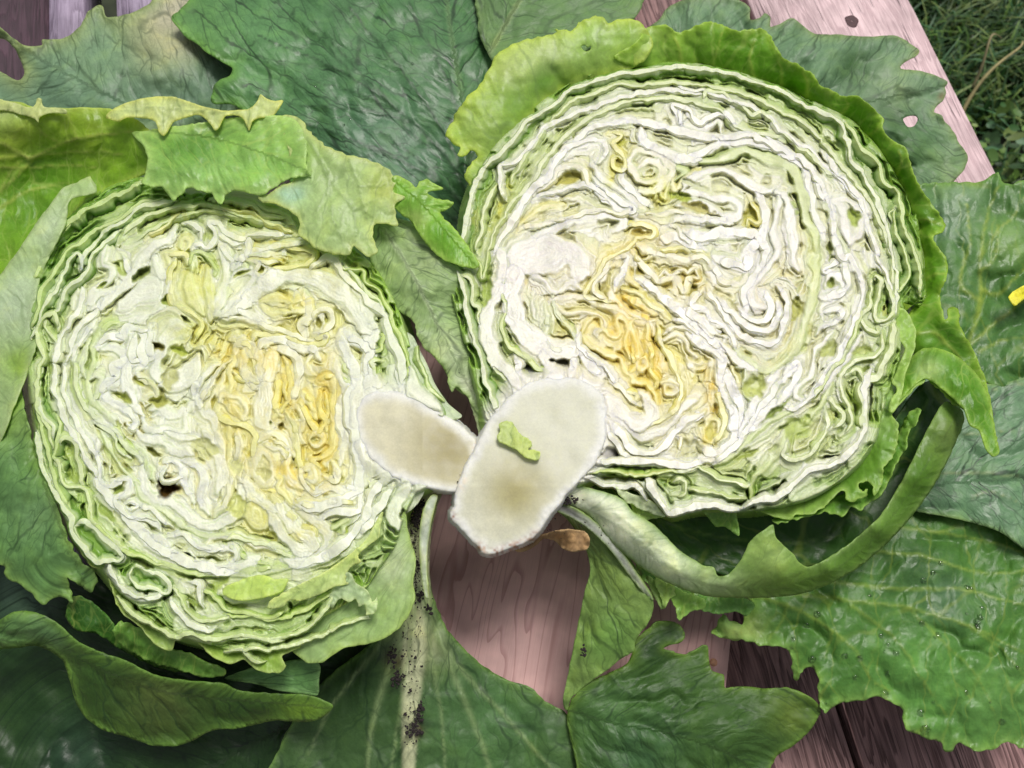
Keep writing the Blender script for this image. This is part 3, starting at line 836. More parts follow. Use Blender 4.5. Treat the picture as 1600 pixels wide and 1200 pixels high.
 ('g', 6, P('D', "1400,490 1380,640 1320,740 1300,830 1200,860 1180,960 1200,1090 1200,1190")),
 ('g', 3, P('D', "1300,560 1320,640 1260,700 1140,740 1070,820 1050,900 1100,1000 1130,1100 1120,1150 1060,1200")),
 ('g', 3, P('D', "1090,830 1160,790 1190,850 1180,900")),
 ('G', 2.6, P('D', "1200,400 1170,500 1100,640 1020,780 960,880 880,970")),
 ('W', 5, P('F', "700,60 600,160 500,300 440,420 370,540 280,620 150,640")),
 ('W', 4, P('F', "800,30 720,110 640,200 560,280 500,400 420,520 330,600 250,660")),
 ('W', 12, P('F', "640,250,8 570,330,14 490,440,8")),
 ('Y', 2.2, P('F', "215,510 200,450 250,385 290,400 290,460 250,525 215,510")),
 ('Y', 3.5, P('F', "270,180 300,300 325,380 310,470 250,530")),
 ('W', 8, P('F', "330,60 350,140 410,260 420,400 380,520 270,590 170,570")),
 ('c', 2, P('F', "0,480 50,490 60,540 30,620")),
 ('G', 3, P('F', "260,665 400,600 480,520 560,420 700,350 750,330")),
 ('g', 2, P('F', "380,600 500,540 600,470 700,400 760,380")),
 ('G', 3, P('F', "1010,150 980,220 900,330 830,390 720,480 680,560 620,640 500,770 490,890")),
 ('g', 3, P('F', "960,300 980,400 930,500 860,600 760,640 690,590 740,480")),
 ('g', 3, P('F', "970,230 1060,330 1070,400 980,450")),
 ('W', 6, P('F', "1250,60 1200,180 1200,300 1210,430 1150,540 1060,640 900,690 780,760 660,870 560,890 480,920 430,950")),
 ('W', 7, P('F', "430,950 350,930 200,920 100,940 0,960") + P('E', "1380,960 1280,830 1240,740")),
 ('g', 3, P('F', "0,700 160,690 300,760 460,790 500,770")),
 ('g', 2.2, P('F', "100,820 260,850 460,890")),
 ('g', 3, P('F', "0,760 60,750 100,790 80,850 20,860")),
 ('W', 7, P('E', "940,640 1100,640 1300,650 1500,660 1600,650")),
 ('G', 2.4, P('E', "890,710 1000,690 1100,720 1240,730 1400,700 1600,690")),
 ('W', 4.5, P('E', "870,745 1000,785 1100,800 1180,780 1220,840 1260,910")),
 ('W', 6, P('E', "1000,400 1080,460 1140,560 1240,600 1300,590 1400,480 1480,380 1550,370 1600,330")),
 ('W', 5, P('E', "1000,350 1080,400 1160,450 1220,500 1300,480 1400,400 1480,300 1550,250")),
 ('W', 4, P('E', "990,440 1030,500 1090,590 1150,620")),
 ('c', 2, P('E', "1330,560 1380,490 1440,500 1460,560 1440,620")),
]
HOLES_R = [ # cx cy rx ry ang depth colour
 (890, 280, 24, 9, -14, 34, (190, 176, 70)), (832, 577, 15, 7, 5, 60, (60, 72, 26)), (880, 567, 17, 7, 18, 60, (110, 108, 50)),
 (830, 578, 24, 11, 10, 26, (120, 136, 60)), (970, 222, 11, 5, -10, 22, (190, 190, 60)), (967, 252, 9, 8, 0, 22, (200, 182, 90)),
 (1090, 325, 26, 8, 14, 26, (214, 200, 140)), (1176, 338, 14, 24, 12, 32, (206, 198, 96)), (1000, 366, 17, 6, 3, 30, (212, 180, 92)),
 (1076, 452, 17, 12, -32, 40, (196, 168, 84)), (1240, 483, 14, 19, 20, 34, (196, 196, 110)), (1065, 308, 20, 8, 20, 18, (176, 196, 50)),
 (1130, 518, 9, 5, 30, 30, (130, 108, 30)), (1265, 262, 6, 14, -28, 32, (60, 92, 34)), (1335, 340, 9, 17, -18, 30, (170, 196, 100)),
 (1300, 402, 7, 5, -20, 22, (150, 180, 80)), (1298, 442, 7, 5, 10, 22, (160, 180, 90)), (1362, 476, 5, 9, 15, 36, (70, 108, 34)),
 (1385, 482, 8, 13, 20, 24, (180, 196, 110)), (1297, 388, 4, 11, 5, 26, (80, 100, 40)), (1350, 555, 22, 15, 10, 26, (182, 202, 116)),
 (1180, 603, 22, 17, -15, 24, (200, 212, 130)), (1060, 560, 0.1, 0.1, 0, 1, (200, 200, 100)), (1297, 545, 16, 11, -30, 24, (196, 208, 140)),
 (1168, 172, 13, 6, 20, 24, (150, 186, 84)), (862, 410, 0.1, 0.1, 0, 1, (0, 0, 0)), (940, 460, 9, 22, 22, 24, (216, 196, 130)),
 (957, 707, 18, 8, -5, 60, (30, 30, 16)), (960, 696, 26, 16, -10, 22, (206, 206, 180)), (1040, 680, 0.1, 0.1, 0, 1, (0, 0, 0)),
 (1075, 700, 24, 14, 5, 22, (224, 220, 200)), (1150, 655, 9, 22, 10, 28, (190, 180, 110)), (1110, 675, 7, 12, 5, 14, (232, 216, 110)),
 (1245, 670, 21, 26, 45, 26, (176, 204, 116)), (1308, 645, 11, 18, -20, 18, (204, 218, 140)), (1335, 620, 10, 26, 5, 26, (150, 190, 80)),
 (1352, 583, 8, 14, 25, 30, (150, 186, 86)), (1395, 430, 7, 12, 10, 26, (150, 190, 90)), (1212, 640, 30, 5, -42, 24, (100, 140, 50)),
 (1225, 668, 16, 4, -30, 30, (110, 146, 60)), (1165, 712, 26, 5, -22, 22, (150, 176, 70)), (1010, 745, 40, 5, 6, 26, (110, 150, 40)),
 (760, 450, 8, 30, 8, 26, (160, 196, 90)), (742, 340, 6, 24, 5, 26, (140, 170, 60)), (790, 620, 9, 26, -28, 34, (110, 150, 60)),
 (935, 320, 28, 8, 30, 14, (232, 234, 214)), (1000, 420, 7, 9, -35, 30, (196, 170, 90)), (1280, 610, 6, 22, 28, 26, (150, 160, 120)),
 (820, 320, 0.1, 0.1, 0, 1, (0, 0, 0)), (1132, 370, 0.1, 0.1, 0, 1, (0, 0, 0)), (1090, 290, 34, 6, 25, 12, (232, 236, 216)),
]
PATCH_R = [(1000, 545, 52, 26, 55, (248, 220, 96), .85), (985, 480, 34, 13, 32, (248, 220, 104), .95), (975, 530, 44, 18, 40, (246, 222, 120), .7), (1020, 590, 40, 26, 50, (246, 226, 110), .7),
 (1110, 610, 10, 46, -8, (240, 216, 110), .8), (1000, 385, 60, 20, -25, (244, 230, 160), .7), (1030, 300, 22, 26, 20, (226, 230, 90), .8),
 (960, 260, 10, 34, 15, (228, 228, 110), .75), (1182, 345, 12, 18, 10, (228, 224, 110), .7), (1085, 440, 60, 30, 20, (242, 232, 176), .6),
 (880, 505, 16, 26, -20, (226, 224, 130), .6), (822, 345, 34, 12, -30, (230, 222, 120), .6), (1105, 680, 14, 40, -5, (238, 224, 120), .7),
 (1270, 420, 10, 80, 0, (216, 230, 120), .6), (1230, 545, 60, 12, -45, (220, 230, 120), .5), (780, 330, 12, 60, 20, (214, 226, 120), .6),
 (1200, 470, 60, 110, 10, (244, 240, 238), .6), (850, 415, 70, 44, -20, (238, 234, 230), .8)]
FACE_R = ("700,430 708,400 722,385 730,330 745,285 765,240 800,200 860,150 930,110 1000,103 1062,98 1162,118 1245,148 1320,183 1375,235 1408,290 1430,330 1440,400 1446,455 1436,478 1412,474"
          " 1405,560 1385,620 1365,690 1335,730 1290,765 1240,785 1170,797 1110,795 1080,797 1045,803 1012,770 990,748 940,742 900,752 860,700 800,700 772,690 755,640 740,590 728,540 712,480")

# ------------------------------------------------------------------ traced leaf edges, left head
GL = [
 ('V', 4.5, P('S', "200,1190 260,1080 300,1000 340,940 430,830 520,760 620,720 720,660 830,600 900,570")),
 ('V', 3.5, P('H', "0,860 60,640 200,400 300,310 400,230 520,180 620,110 700,60 820,40")),
 ('K', 4, P('H', "0,930 60,740 130,640 180,540 240,430 280,385 310,400 315,460 305,490 330,400 390,320 470,240 560,190 650,110 780,70 900,50")),
 ('K', 4, P('H', "110,760 170,740 190,620 270,560 340,500 370,430 400,380 470,300 560,240")),
 ('g', 3, P('H', "560,290 620,220 700,170 850,110 1000,80 1150,90 1300,140 1450,180 1600,200")),
 ('g', 2.5, P('H', "600,320 760,230 900,160 1050,120 1200,130 1400,170 1600,230")),
 ('Y', 2.5, P('H', "700,280 820,220 900,150 960,130")),
 ('g', 3, P('L', "600,40 760,60 900,110 1000,160 1060,230")),
 ('Y', 2.5, P('L', "560,90 760,130 900,190 1050,260")),
 ('g', 3, P('H', "1100,50 1300,60 1450,130 1600,160")),
 ('W', 4, P('H', "470,330 440,440 500,480 480,550 400,600 360,700 420,640 520,600")),
 ('W', 4, P('H', "560,400 600,480 620,520 560,560")),
 ('W', 7, P('H', "900,210,9 850,290 760,330 700,400 660,480 590,570 500,640 430,720 360,740")),
 ('W', 4, P('H', "940,190 1000,200 1060,240 1050,300 1020,330")),
 ('W', 4, P('H', "1000,360 1040,320 1080,350 1120,320 1150,250 1100,200 1160,190 1220,260 1330,290 1420,260 1600,270")),
 ('W', 4, P('H', "760,400 790,520 860,540 850,640 820,700 720,770 560,800")),
 ('G', 3, P('H', "700,790 600,800 500,820 440,880 380,980 370,1040")),
 ('W', 14, P('H', "540,720,8 640,650,16 740,600,20 770,540,8")),
 ('G', 2.6, P('H', "990,490 1000,390 1060,380 1110,430 1150,490 1130,520")),
 ('Y', 3, P('H', "840,440 840,380 900,380 960,400 980,460")),
 ('Y', 2.6, P('H', "900,400 870,500 870,620 890,690 960,730 1030,780 1060,860 1020,940")),
 ('Y', 10, P('H', "980,520,8 970,600,12 1010,680,10 1060,760,8")),
 ('c', 8, P('H', "1090,480,6 1100,580,8 1120,680,8 1110,800,6")),
 ('Y', 2.4, P('H', "930,350 935,290 965,280 990,310 960,370")),
 ('W', 9.5, P('H', "960,850 890,870 830,940 790,1020 760,1110,9 790,1190,10")),
 ('W', 5, P('H', "740,870 640,850 600,830 560,900 450,920 400,980")),
 ('W', 5, P('H', "720,840 740,900 720,960 740,1030 690,1060 630,1060 620,980 640,900")),
 ('c', 3, P('H', "720,800 800,740 880,720 960,780 1010,830")),
 ('W', 7, P('H', "1150,200 1170,300 1210,420 1200,560 1170,680 1140,760 1200,760")),
 ('W', 3.5, P('H', "1180,320 1200,380 1240,440 1250,490 1320,420 1370,340 1350,290")),
 ('g', 3, P('L', "640,520 760,500 700,450 620,440")),
 ('W', 5, P('L', "560,240 620,300 760,310 740,390 650,440")),
 ('W', 5, P('L', "660,450 720,400 840,360 960,340 1100,330")),
 ('c', 3, P('L', "720,430 820,450 800,520 860,510 880,480 820,440 900,430 950,430")),
 ('Y', 3, P('L', "950,340 1040,360 1160,380 1120,440 960,470 880,500")),
 ('W', 5, P('L', "610,580 680,520 760,500 800,540 720,620 640,690 580,760")),
 ('W', 9, P('L', "590,770 700,700 800,620 900,540,11 1000,520 1100,520,12 1240,560,14 1370,660,14 1470,790,13 1540,900,10")),
 ('W', 7, P('L', "1120,480 1230,400 1300,440 1360,540 1470,650 1560,730 1600,780") + P('I', "1040,700 1080,800 1110,920 1110,1030")),
 ('G', 3, P('I', "600,150 700,230 760,290 860,290 880,370 960,420 1020,520 1070,640 1120,760 1150,880 1120,1000")),
 ('g', 3, P('I', "860,370 900,440 960,480 1000,560")),
 ('g', 3, P('I', "740,240 820,340 880,420 960,520")),
 ('W', 6, P('I', "190,490 100,460 60,520 160,560 240,600 200,520")),
 ('Y', 6, P('I', "240,480 340,450 420,490")), ('Y', 4, P('I', "420,500 470,470 510,490 500,540 440,540 410,500")), ('Y', 3, P('I', "240,490 300,550 380,550 440,540")),
 ('c', 8, P('I', "500,440 530,560 480,640 520,690")),
 ('c', 5, P('I', "560,620 560,560 620,530 670,550 680,620 640,660 560,680")),
 ('Y', 3, P('I', "530,650 560,700 640,700 660,680 620,740 520,740 400,710 280,690 180,700 170,760")),
 ('c', 3.5, P('I', "0,590 120,590 240,630 340,660 440,690 560,730")),
 ('W', 6, P('I', "210,800 240,740 340,720 440,750 560,790 600,850")),
 ('W', 11, P('I', "310,800 280,900 240,1000")),
 ('c', 8, P('I', "60,800 100,760 170,770 190,840")),
 ('G', 3.5, P('I', "920,800 980,780 1000,700 960,680")),
 ('G', 3, P('I', "930,1010 950,920 930,860 990,860")),
 ('W', 10, P('I', "860,480 900,620 940,700 880,740")),
 ('W', 8, P('I', "780,680 840,740 920,800 900,900 940,1040 1010,1050")),
 ('W', 8, P('I', "1080,900 1120,1030")),
 ('W', 10, P('I', "1150,880 1180,980 1250,1080 1330,1140")),
 ('g', 3.5, P('I', "1210,760 1230,880 1280,1000 1370,1110")),
 ('O', 3, P('Q', "760,230 800,300 820,400 800,500 760,560 700,610")),
 ('O', 4, P('Q', "730,350 740,440 715,520 740,600")), ('O', 3, P('Q', "790,350 780,450 800,520")),
 ('W', 9, P('Q', "610,180 630,300 660,440 640,560 640,650 670,690")),
 ('W', 5, P('Q', "720,170 760,180 850,230 870,330 850,450 840,520")),
 ('Y', 3, P('Q', "480,150 540,160 590,200 600,280 600,360")),
 ('c', 7, P('Q', "520,200 540,320 590,400 520,450")),
 ('Y', 3, P('Q', "570,170 580,110 640,90 740,100")),
 ('Y', 3.6, P('Q', "360,500 350,570 390,620 420,640 480,650 540,660 590,720 590,770 600,900")),
 ('c', 3.5, P('Q', "480,560 520,620 550,560 500,500 400,480 360,520")),
 ('Y', 3, P('Q', "450,230 440,350 430,470 410,500")),
 ('Y', 3, P('Q', "420,640 440,760 440,880 450,980 470,1060")),
 ('c', 5, P('Q', "480,700 500,800 470,900")),
 ('c', 3, P('Q', "500,240 520,350 570,420 640,440")),
 ('Y', 2, P('Q', "470,320 520,380 600,400 640,380")),
 ('O', 3, P('Q', "1000,370 1080,360 1100,450 1080,560 1090,700 1080,800 1000,860 960,880 1010,930")),
 ('O', 4, P('Q', "1010,460 1000,560 1040,640 990,690 930,620 880,520")),
 ('O', 2.5, P('Q', "900,440 950,520 980,620")), ('O', 2.5, P('Q', "1040,460 1060,560 1040,650 1060,740")),
 ('Y', 3, P('Q', "780,580 840,660 850,780 870,900 900,1000 960,1060")),
 ('c', 3, P('Q', "870,540 900,640 860,700 900,760")),
 ('c', 3.5, P('Q', "930,740 950,700 1000,700 1030,740 1000,780 950,780 930,740")),
 ('c', 3.5, P('Q', "890,960 900,920 950,910 980,950 950,1010 900,1000 890,960")),
 ('c', 6, P('Q', "600,930 610,860 650,820 700,860 700,950 660,1020 610,1000 600,930")),
 ('W', 5, P('Q', "600,770 680,720 760,750 800,840 790,940 820,1020 880,1060")),
 ('c', 3, P('Q', "660,780 740,820 800,900")), ('c', 2.5, P('Q', "690,760 780,800 830,860")),
 ('Y', 2.6, P('Q', "680,960 760,1000 740,1060 820,1140")), ('O', 3, P('Q', "640,1060 700,1060 760,1120")),
 ('G', 2.6, P('Q', "1130,250 1180,340 1180,400 1120,330")),
 ('c', 4, P('Q', "960,350 900,300 940,230 1000,180 1080,130")),
 ('W', 5, P('Q', "1090,250 1120,350 1180,430 1200,500")),
 ('W', 8, P('Q', "1140,100 1170,230 1220,300 1230,420 1180,500 1200,640 1230,800 1260,900 1240,1050 1150,1130 950,1160 850,1150")),
 ('W', 9, P('Q', "1330,120 1310,250 1330,380 1350,440")),
 ('W', 7, P('Q', "1130,500 1120,620 1150,760 1130,900")),
 ('Y', 3, P('Q', "1140,800 1120,850 1150,880")),
 ('c', 5, P('Q', "1030,980 1090,1000 1110,950 1090,880")),
 ('W', 6, P('Q', "870,900 900,1040 980,1070 1060,1040 1180,1090 1220,1000")),
 ('W', 10, P('Q', "500,1000 560,1080 640,1130 720,1190")),
 ('c', 3, P('Q', "230,520 300,440 380,330 440,240")), ('c', 2.6, P('Q', "260,580 340,470 400,380 430,300")),
 ('W', 5, P('Q', "240,560 220,480 260,380 330,300 380,280")),
 ('W', 6, P('Q', "240,570 330,600 350,690 380,800 400,900")),
 ('W', 9, P('Q', "270,700 350,830 400,960 350,1080")),
 ('g', 4, P('O', "340,1000 300,860 240,760 230,620 240,480 270,420 230,330 230,240 290,160 340,160 360,220 370,270")),
 ('g', 3, P('O', "290,170 280,240 330,320 370,350 340,440")),
 ('W', 5, P('O', "330,480 370,360 400,280 440,220 480,160 500,80 520,0")),
 ('W', 5, P('O', "330,470 350,640 380,780 440,900 500,1000 560,1100 620,1190")),
 ('K', 3.5, P('O', "240,640 250,760 330,860 340,960")),
 ('W', 4, P('O', "400,480 440,420 450,360 480,280 540,220 600,140 640,60")),
 ('W', 4, P('O', "400,480 400,600 420,740 480,860 560,980 640,1080")),
 ('g', 3.5, P('O', "460,460 470,580 500,680 560,760 620,820 700,880 760,960 840,1030 890,1080")),
 ('W', 3.5, P('O', "460,460 490,360 530,300 600,220")),
 ('g', 3, P('O', "520,560 505,500 530,400 570,320")),
 ('G', 3, P('O', "800,190 700,230 620,300 580,380 570,480 540,560 560,660 600,720 680,800 720,860")),
 ('g', 3, P('O', "560,560 590,530 630,560 610,620 600,720")),
 ('W', 6, P('O', "640,380 700,370 760,400 770,460 720,500 740,560 690,590 640,610 630,680")),
 ('W', 7, P('O', "800,300 800,480 790,600 830,700 860,740 900,790")),
 ('W', 6, P('O', "870,260 890,340 870,400 900,470 860,520")),
 ('W', 6, P('O', "620,640 700,700 780,760 850,800 840,870 790,850")),
 ('Y', 3, P('O', "870,560 940,600 980,680 920,660")),
 ('W', 4.5, P('O', "950,760 1000,750 1050,790 1120,790 1160,760 1160,880 1130,900 1040,870 990,900 930,870 900,800")),
 ('W', 3, P('O', "960,800 1000,780 1030,800 1000,830")),
 ('W', 5, P('O', "860,880 900,930 1000,960 1100,1010 1200,1050")),
 ('W', 5, P('O', "1000,880 1100,930 1200,950 1280,980")),
 ('W', 4, P('O', "1160,780 1220,700 1290,620 1330,560")),
 ('W', 15, P('O', "1000,610,10 1080,590,14 1180,540,14 1240,420,12")),
 ('W', 7, P('O', "1250,700 1210,640 1260,560")),
 ('g', 3, P('O', "600,840 680,900 740,1000 820,1060")),
 ('W', 3.5, P('J', "830,500 890,480 940,540 900,600 850,610 810,580 840,520")),
 ('W', 7, P('J', "930,510 960,620 1000,740")),
 ('W', 6, P('J', "950,490 1040,520 1080,600 1060,700 1100,800")),
 ('G', 2.6, P('J', "740,600 720,500 700,450 560,350")),
 ('W', 6, P('J', "700,500 700,640 760,700 860,740 940,800 1000,860 1080,890 1200,870 1280,800 1320,700 1310,600")),
 ('c', 3, P('J', "1150,820 1200,760 1240,640 1250,560")), ('c', 2.5, P('J', "1180,700 1190,620 1170,560")),
 ('g', 4, P('J', "640,600 700,700 800,770 900,860 1000,920 1100,950 1250,940 1350,970 1480,1010 1600,1050")),
 ('G', 2.4, P('J', "420,280 480,400 560,520 640,600 690,640")),
 ('W', 4, P('J', "400,380 420,560 440,620 500,640 560,600 610,600 590,680 520,720 600,830 700,850 780,880 800,920")),
 ('W', 3, P('J', "590,750 640,730 660,760 620,790 590,760")),
 ('W', 3, P('J', "660,760 740,780 800,840 880,900")),
 ('W', 8, P('J', "400,560 430,620 480,700 560,800 640,900 760,1000 880,1070 1000,1130 1200,1160 1320,1130 1420,1080")),
 ('g', 4, P('J', "180,380 200,340 260,360 280,460 300,560 330,640")),
 ('g', 4, P('J', "150,450 170,560 220,640 330,650 350,740 380,840 500,960 640,1060")),
 ('G', 3, P('J', "330,760 370,840 480,950 600,1040 760,1110 950,1170 1100,1190 1400,1160 1600,1130")),
 ('W', 9, P('J', "720,960 800,980 830,1010 750,1020")),
 ('W', 4.5, P('J', "860,960 950,940 1020,1000 1100,1020 1240,1030 1280,1080 1240,1120")),
 ('W', 3, P('J', "980,1060 1000,1100 1100,1130 1240,1140")),
 ('c', 4, P('J', "1080,990 1120,960 1300,960 1400,1000 1600,1070")),
 ('Y', 10, P('J', "1380,720,8 1400,820,14 1440,900,10")),
 ('K', 5, P('J', "280,880 340,860 460,960 560,1050 560,1090 420,1110 340,1050 270,950 240,850 180,740 100,600 60,500 30,300")),
 ('V', 4, P('J', "150,200 180,300 140,440 150,480 200,560")),
 ('V', 4, P('J', "30,100 60,260 100,400 130,560 180,680 230,780")),
 ('W', 9, P('K', "330,740 370,820 450,910 520,960,10 560,1030 480,1040 400,990 330,900 280,800")),
 ('W', 7, P('K', "450,800 540,840 620,900 650,960 620,1040 540,1080")),
 ('Y', 4, P('K', "300,680 370,800 420,860 440,930 500,980 560,960 540,900 450,890")),
 ('Y', 3, P('K', "460,740 600,760 720,740 850,750")), ('c', 3, P('K', "450,780 560,800 680,770 800,760")),
 ('W', 5, P('K', "570,840 700,800 830,800 860,740 860,600")),
 ('G', 3, P('K', "640,920 720,880 790,840")),
 ('W', 8, P('K', "990,620 930,700 900,800 780,960 660,1070 500,1120 380,1100")),
 ('W', 8, P('K', "1050,650 1000,740 960,800 900,880 820,960")),
 ('g', 3, P('K', "0,960 120,970 240,1000 340,1050 480,1100")),
 ('W', 9, P('K', "1150,660 1060,800 1090,900")),
 ('g', 3, P('K', "0,1200 200,1190 380,1150 600,1100 740,1000")),
 ('G', 3, P('K', "0,1000 100,1060 160,1110 250,1120 320,1150")),
 ('K', 3.2, P('M', "630,340 600,390 650,460 760,470 840,510 860,450 800,390 680,350 650,330")),
 ('W', 4, P('M', "480,300 500,400 560,470 640,520 740,540 850,510")),
 ('g', 3, P('M', "870,450 920,520 960,600 1050,680 1180,670 1230,660 1220,640")),
 ('W', 4, P('M', "960,440 1050,450 1060,520 1080,630")),
 ('g', 4, P('M', "530,520 660,640 800,740 900,780 990,760 1100,800 1300,780 1500,800 1600,790")),
 ('W', 5, P('M', "870,540 920,620 1000,700 1100,740 1150,720")),
 ('G', 3, P('M', "1060,480 1120,510 1200,610 1300,620 1420,660 1500,650 1600,600")),
 ('g', 3, P('M', "1190,520 1260,550 1400,550 1470,540 1600,500")),
 ('g', 3, P('N', "30,800 150,800 300,790 440,760 560,690 640,590 700,500")),
 ('G', 3, P('N', "0,640 120,650 280,670 420,640 600,560 700,490")),
 ('g', 3, P('N', "0,870 200,860 400,840 560,790 620,780 700,700")),
 ('g', 3, P('N', "280,930 200,940 100,860 0,880")),
 ('g', 3, P('N', "640,740 800,690 960,620 1060,500 1100,400")),
]
HOLES_L = [ # cx cy rx ry ang depth colour
 (222, 428, 19, 7, -42, 40, (90, 120, 50)), (262, 468, 10, 8, 0, 34, (150, 170, 60)), (292, 498, 11, 4, 38, 34, (80, 80, 24)),
 (240, 543, 18, 7, -4, 44, (140, 110, 50)), (282, 548, 14, 7, 10, 30, (190, 200, 70)), (178, 535, 12, 5, -10, 26, (190, 180, 90)),
 (212, 563, 8, 6, -15, 24, (190, 176, 80)), (186, 565, 5, 7, 0, 22, (196, 190, 90)), (192, 622, 17, 8, 28, 32, (170, 176, 80)),
 (252, 628, 18, 9, 10, 30, (190, 186, 100)), (222, 597, 10, 6, 10, 22, (196, 200, 90)), (155, 668, 7, 3, 30, 36, (60, 84, 24)),
 (333, 628, 5, 13, 12, 28, (206, 180, 80)), (352, 580, 3, 10, 30, 20, (220, 180, 90)), (396, 568, 9, 6, 0, 14, (236, 210, 120)),
 (392, 373, 8, 5, 0, 30, (140, 130, 50)), (428, 413, 10, 6, 0, 28, (190, 170, 60)), (408, 423, 9, 8, 20, 26, (176, 168, 64)),
 (380, 428, 16, 4, -20, 22, (180, 186, 80)), (497, 505, 5, 9, -10, 26, (170, 150, 70)), (511, 500, 4, 8, 0, 24, (196, 186, 100)),
 (438, 520, 26, 14, 0, 22, (226, 206, 140)), (453, 530, 2.5, 1.2, 0, 10, (30, 22, 14)), (438, 667, 5, 9, 15, 32, (166, 120, 24)),
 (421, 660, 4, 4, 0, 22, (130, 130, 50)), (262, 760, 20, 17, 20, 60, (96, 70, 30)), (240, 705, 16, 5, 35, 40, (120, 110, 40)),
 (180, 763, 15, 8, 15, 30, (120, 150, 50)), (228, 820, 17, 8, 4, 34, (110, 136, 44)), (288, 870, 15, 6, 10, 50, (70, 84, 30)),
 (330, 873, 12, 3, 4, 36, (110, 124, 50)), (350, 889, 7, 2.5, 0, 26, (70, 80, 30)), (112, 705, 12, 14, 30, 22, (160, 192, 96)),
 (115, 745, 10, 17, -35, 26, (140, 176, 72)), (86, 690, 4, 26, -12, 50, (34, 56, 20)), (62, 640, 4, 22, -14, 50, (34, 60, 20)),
 (80, 580, 6, 24, -6, 34, (120, 160, 70)), (66, 500, 5, 24, 20, 46, (60, 100, 34)), (128, 460, 4, 16, 12, 34, (110, 150, 70)),
 (300, 870, 0.1, 0.1, 0, 1, (0, 0, 0)), (422, 838, 14, 8, 40, 26, (190, 184, 90)), (370, 790, 20, 20, 0, 14, (228, 226, 150)),
 (562, 815, 24, 4, -48, 40, (80, 110, 34)), (545, 826, 10, 4, -40, 20, (176, 200, 70)), (480, 790, 9, 4, 5, 20, (206, 190, 90)),
 (372, 730, 12, 16, 0, 12, (236, 226, 180)), (412, 737, 9, 14, 0, 14, (230, 216, 170)), (490, 685, 5, 4, 0, 16, (214, 196, 140)),
 (320, 700, 24, 14, 20, 16, (232, 226, 190)), (265, 590, 14, 20, 5, 22, (216, 210, 180)), (352, 940, 30, 8, 10, 34, (130, 170, 60)),
 (300, 905, 26, 6, 22, 34, (90, 130, 40)), (225, 880, 18, 6, 28, 40, (70, 110, 36)), (400, 985, 30, 3, 2, 30, (90, 130, 50)),
 (165, 800, 26, 6, 48, 26, (130, 168, 70)), (345, 910, 10, 18, 30, 20, (160, 190, 90)), (580, 560, 5, 22, -14, 34, (150, 180, 60)),
 (190, 420, 14, 9, 60, 20, (180, 200, 120)), (330, 370, 16, 9, 0, 18, (190, 206, 140)), (160, 445, 7, 4, -30, 22, (170, 190, 100)),
 (445, 962, 40, 5, -14, 30, (110, 150, 50)), (520, 955, 30, 5, -30, 26, (150, 180, 90)), (300, 940, 24, 5, 30, 30, (100, 140, 50))]
PATCH_L = [(508, 640, 20, 70, 3, (246, 214, 66), .95), (450, 610, 14, 44, -3, (246, 216, 76), .9), (455, 740, 40, 20, 30, (244, 218, 86), .7),
 (500, 700, 30, 60, 0, (242, 222, 116), .6), (360, 660, 16, 80, -4, (238, 222, 130), .7), (400, 560, 60, 26, 10, (240, 220, 140), .7),
 (310, 450, 34, 44, 0, (226, 230, 130), .7), (420, 390, 70, 24, 15, (226, 222, 110), .7), (520, 430, 70, 30, 40, (230, 224, 150), .4),
 (460, 470, 30, 12, 10, (232, 218, 90), .8), (300, 520, 50, 22, 10, (224, 226, 130), .6), (370, 330, 130, 18, 3, (206, 214, 110), .6),
 (400, 800, 30, 30, 0, (224, 222, 120), .6), (480, 830, 24, 16, 0, (234, 224, 100), .7), (430, 640, 90, 150, 0, (240, 226, 160), .45),
 (200, 640, 60, 100, 0, (240, 240, 236), .7), (290, 750, 60, 50, 0, (240, 238, 234), .7), (560, 620, 30, 140, -5, (240, 240, 236), .7)]
FACE_L = ("44,560 46,500 56,450 80,400 108,350 140,315 190,286 232,280 280,300 330,303 400,312 440,325 480,345 540,380 590,425 620,480 640,540 652,590 690,640 690,740"
          " 650,770 628,815 618,850 590,890 560,930 500,965 430,1000 380,1018 330,1006 280,992 235,965 195,930 160,888 128,850 100,800 72,730 54,650")

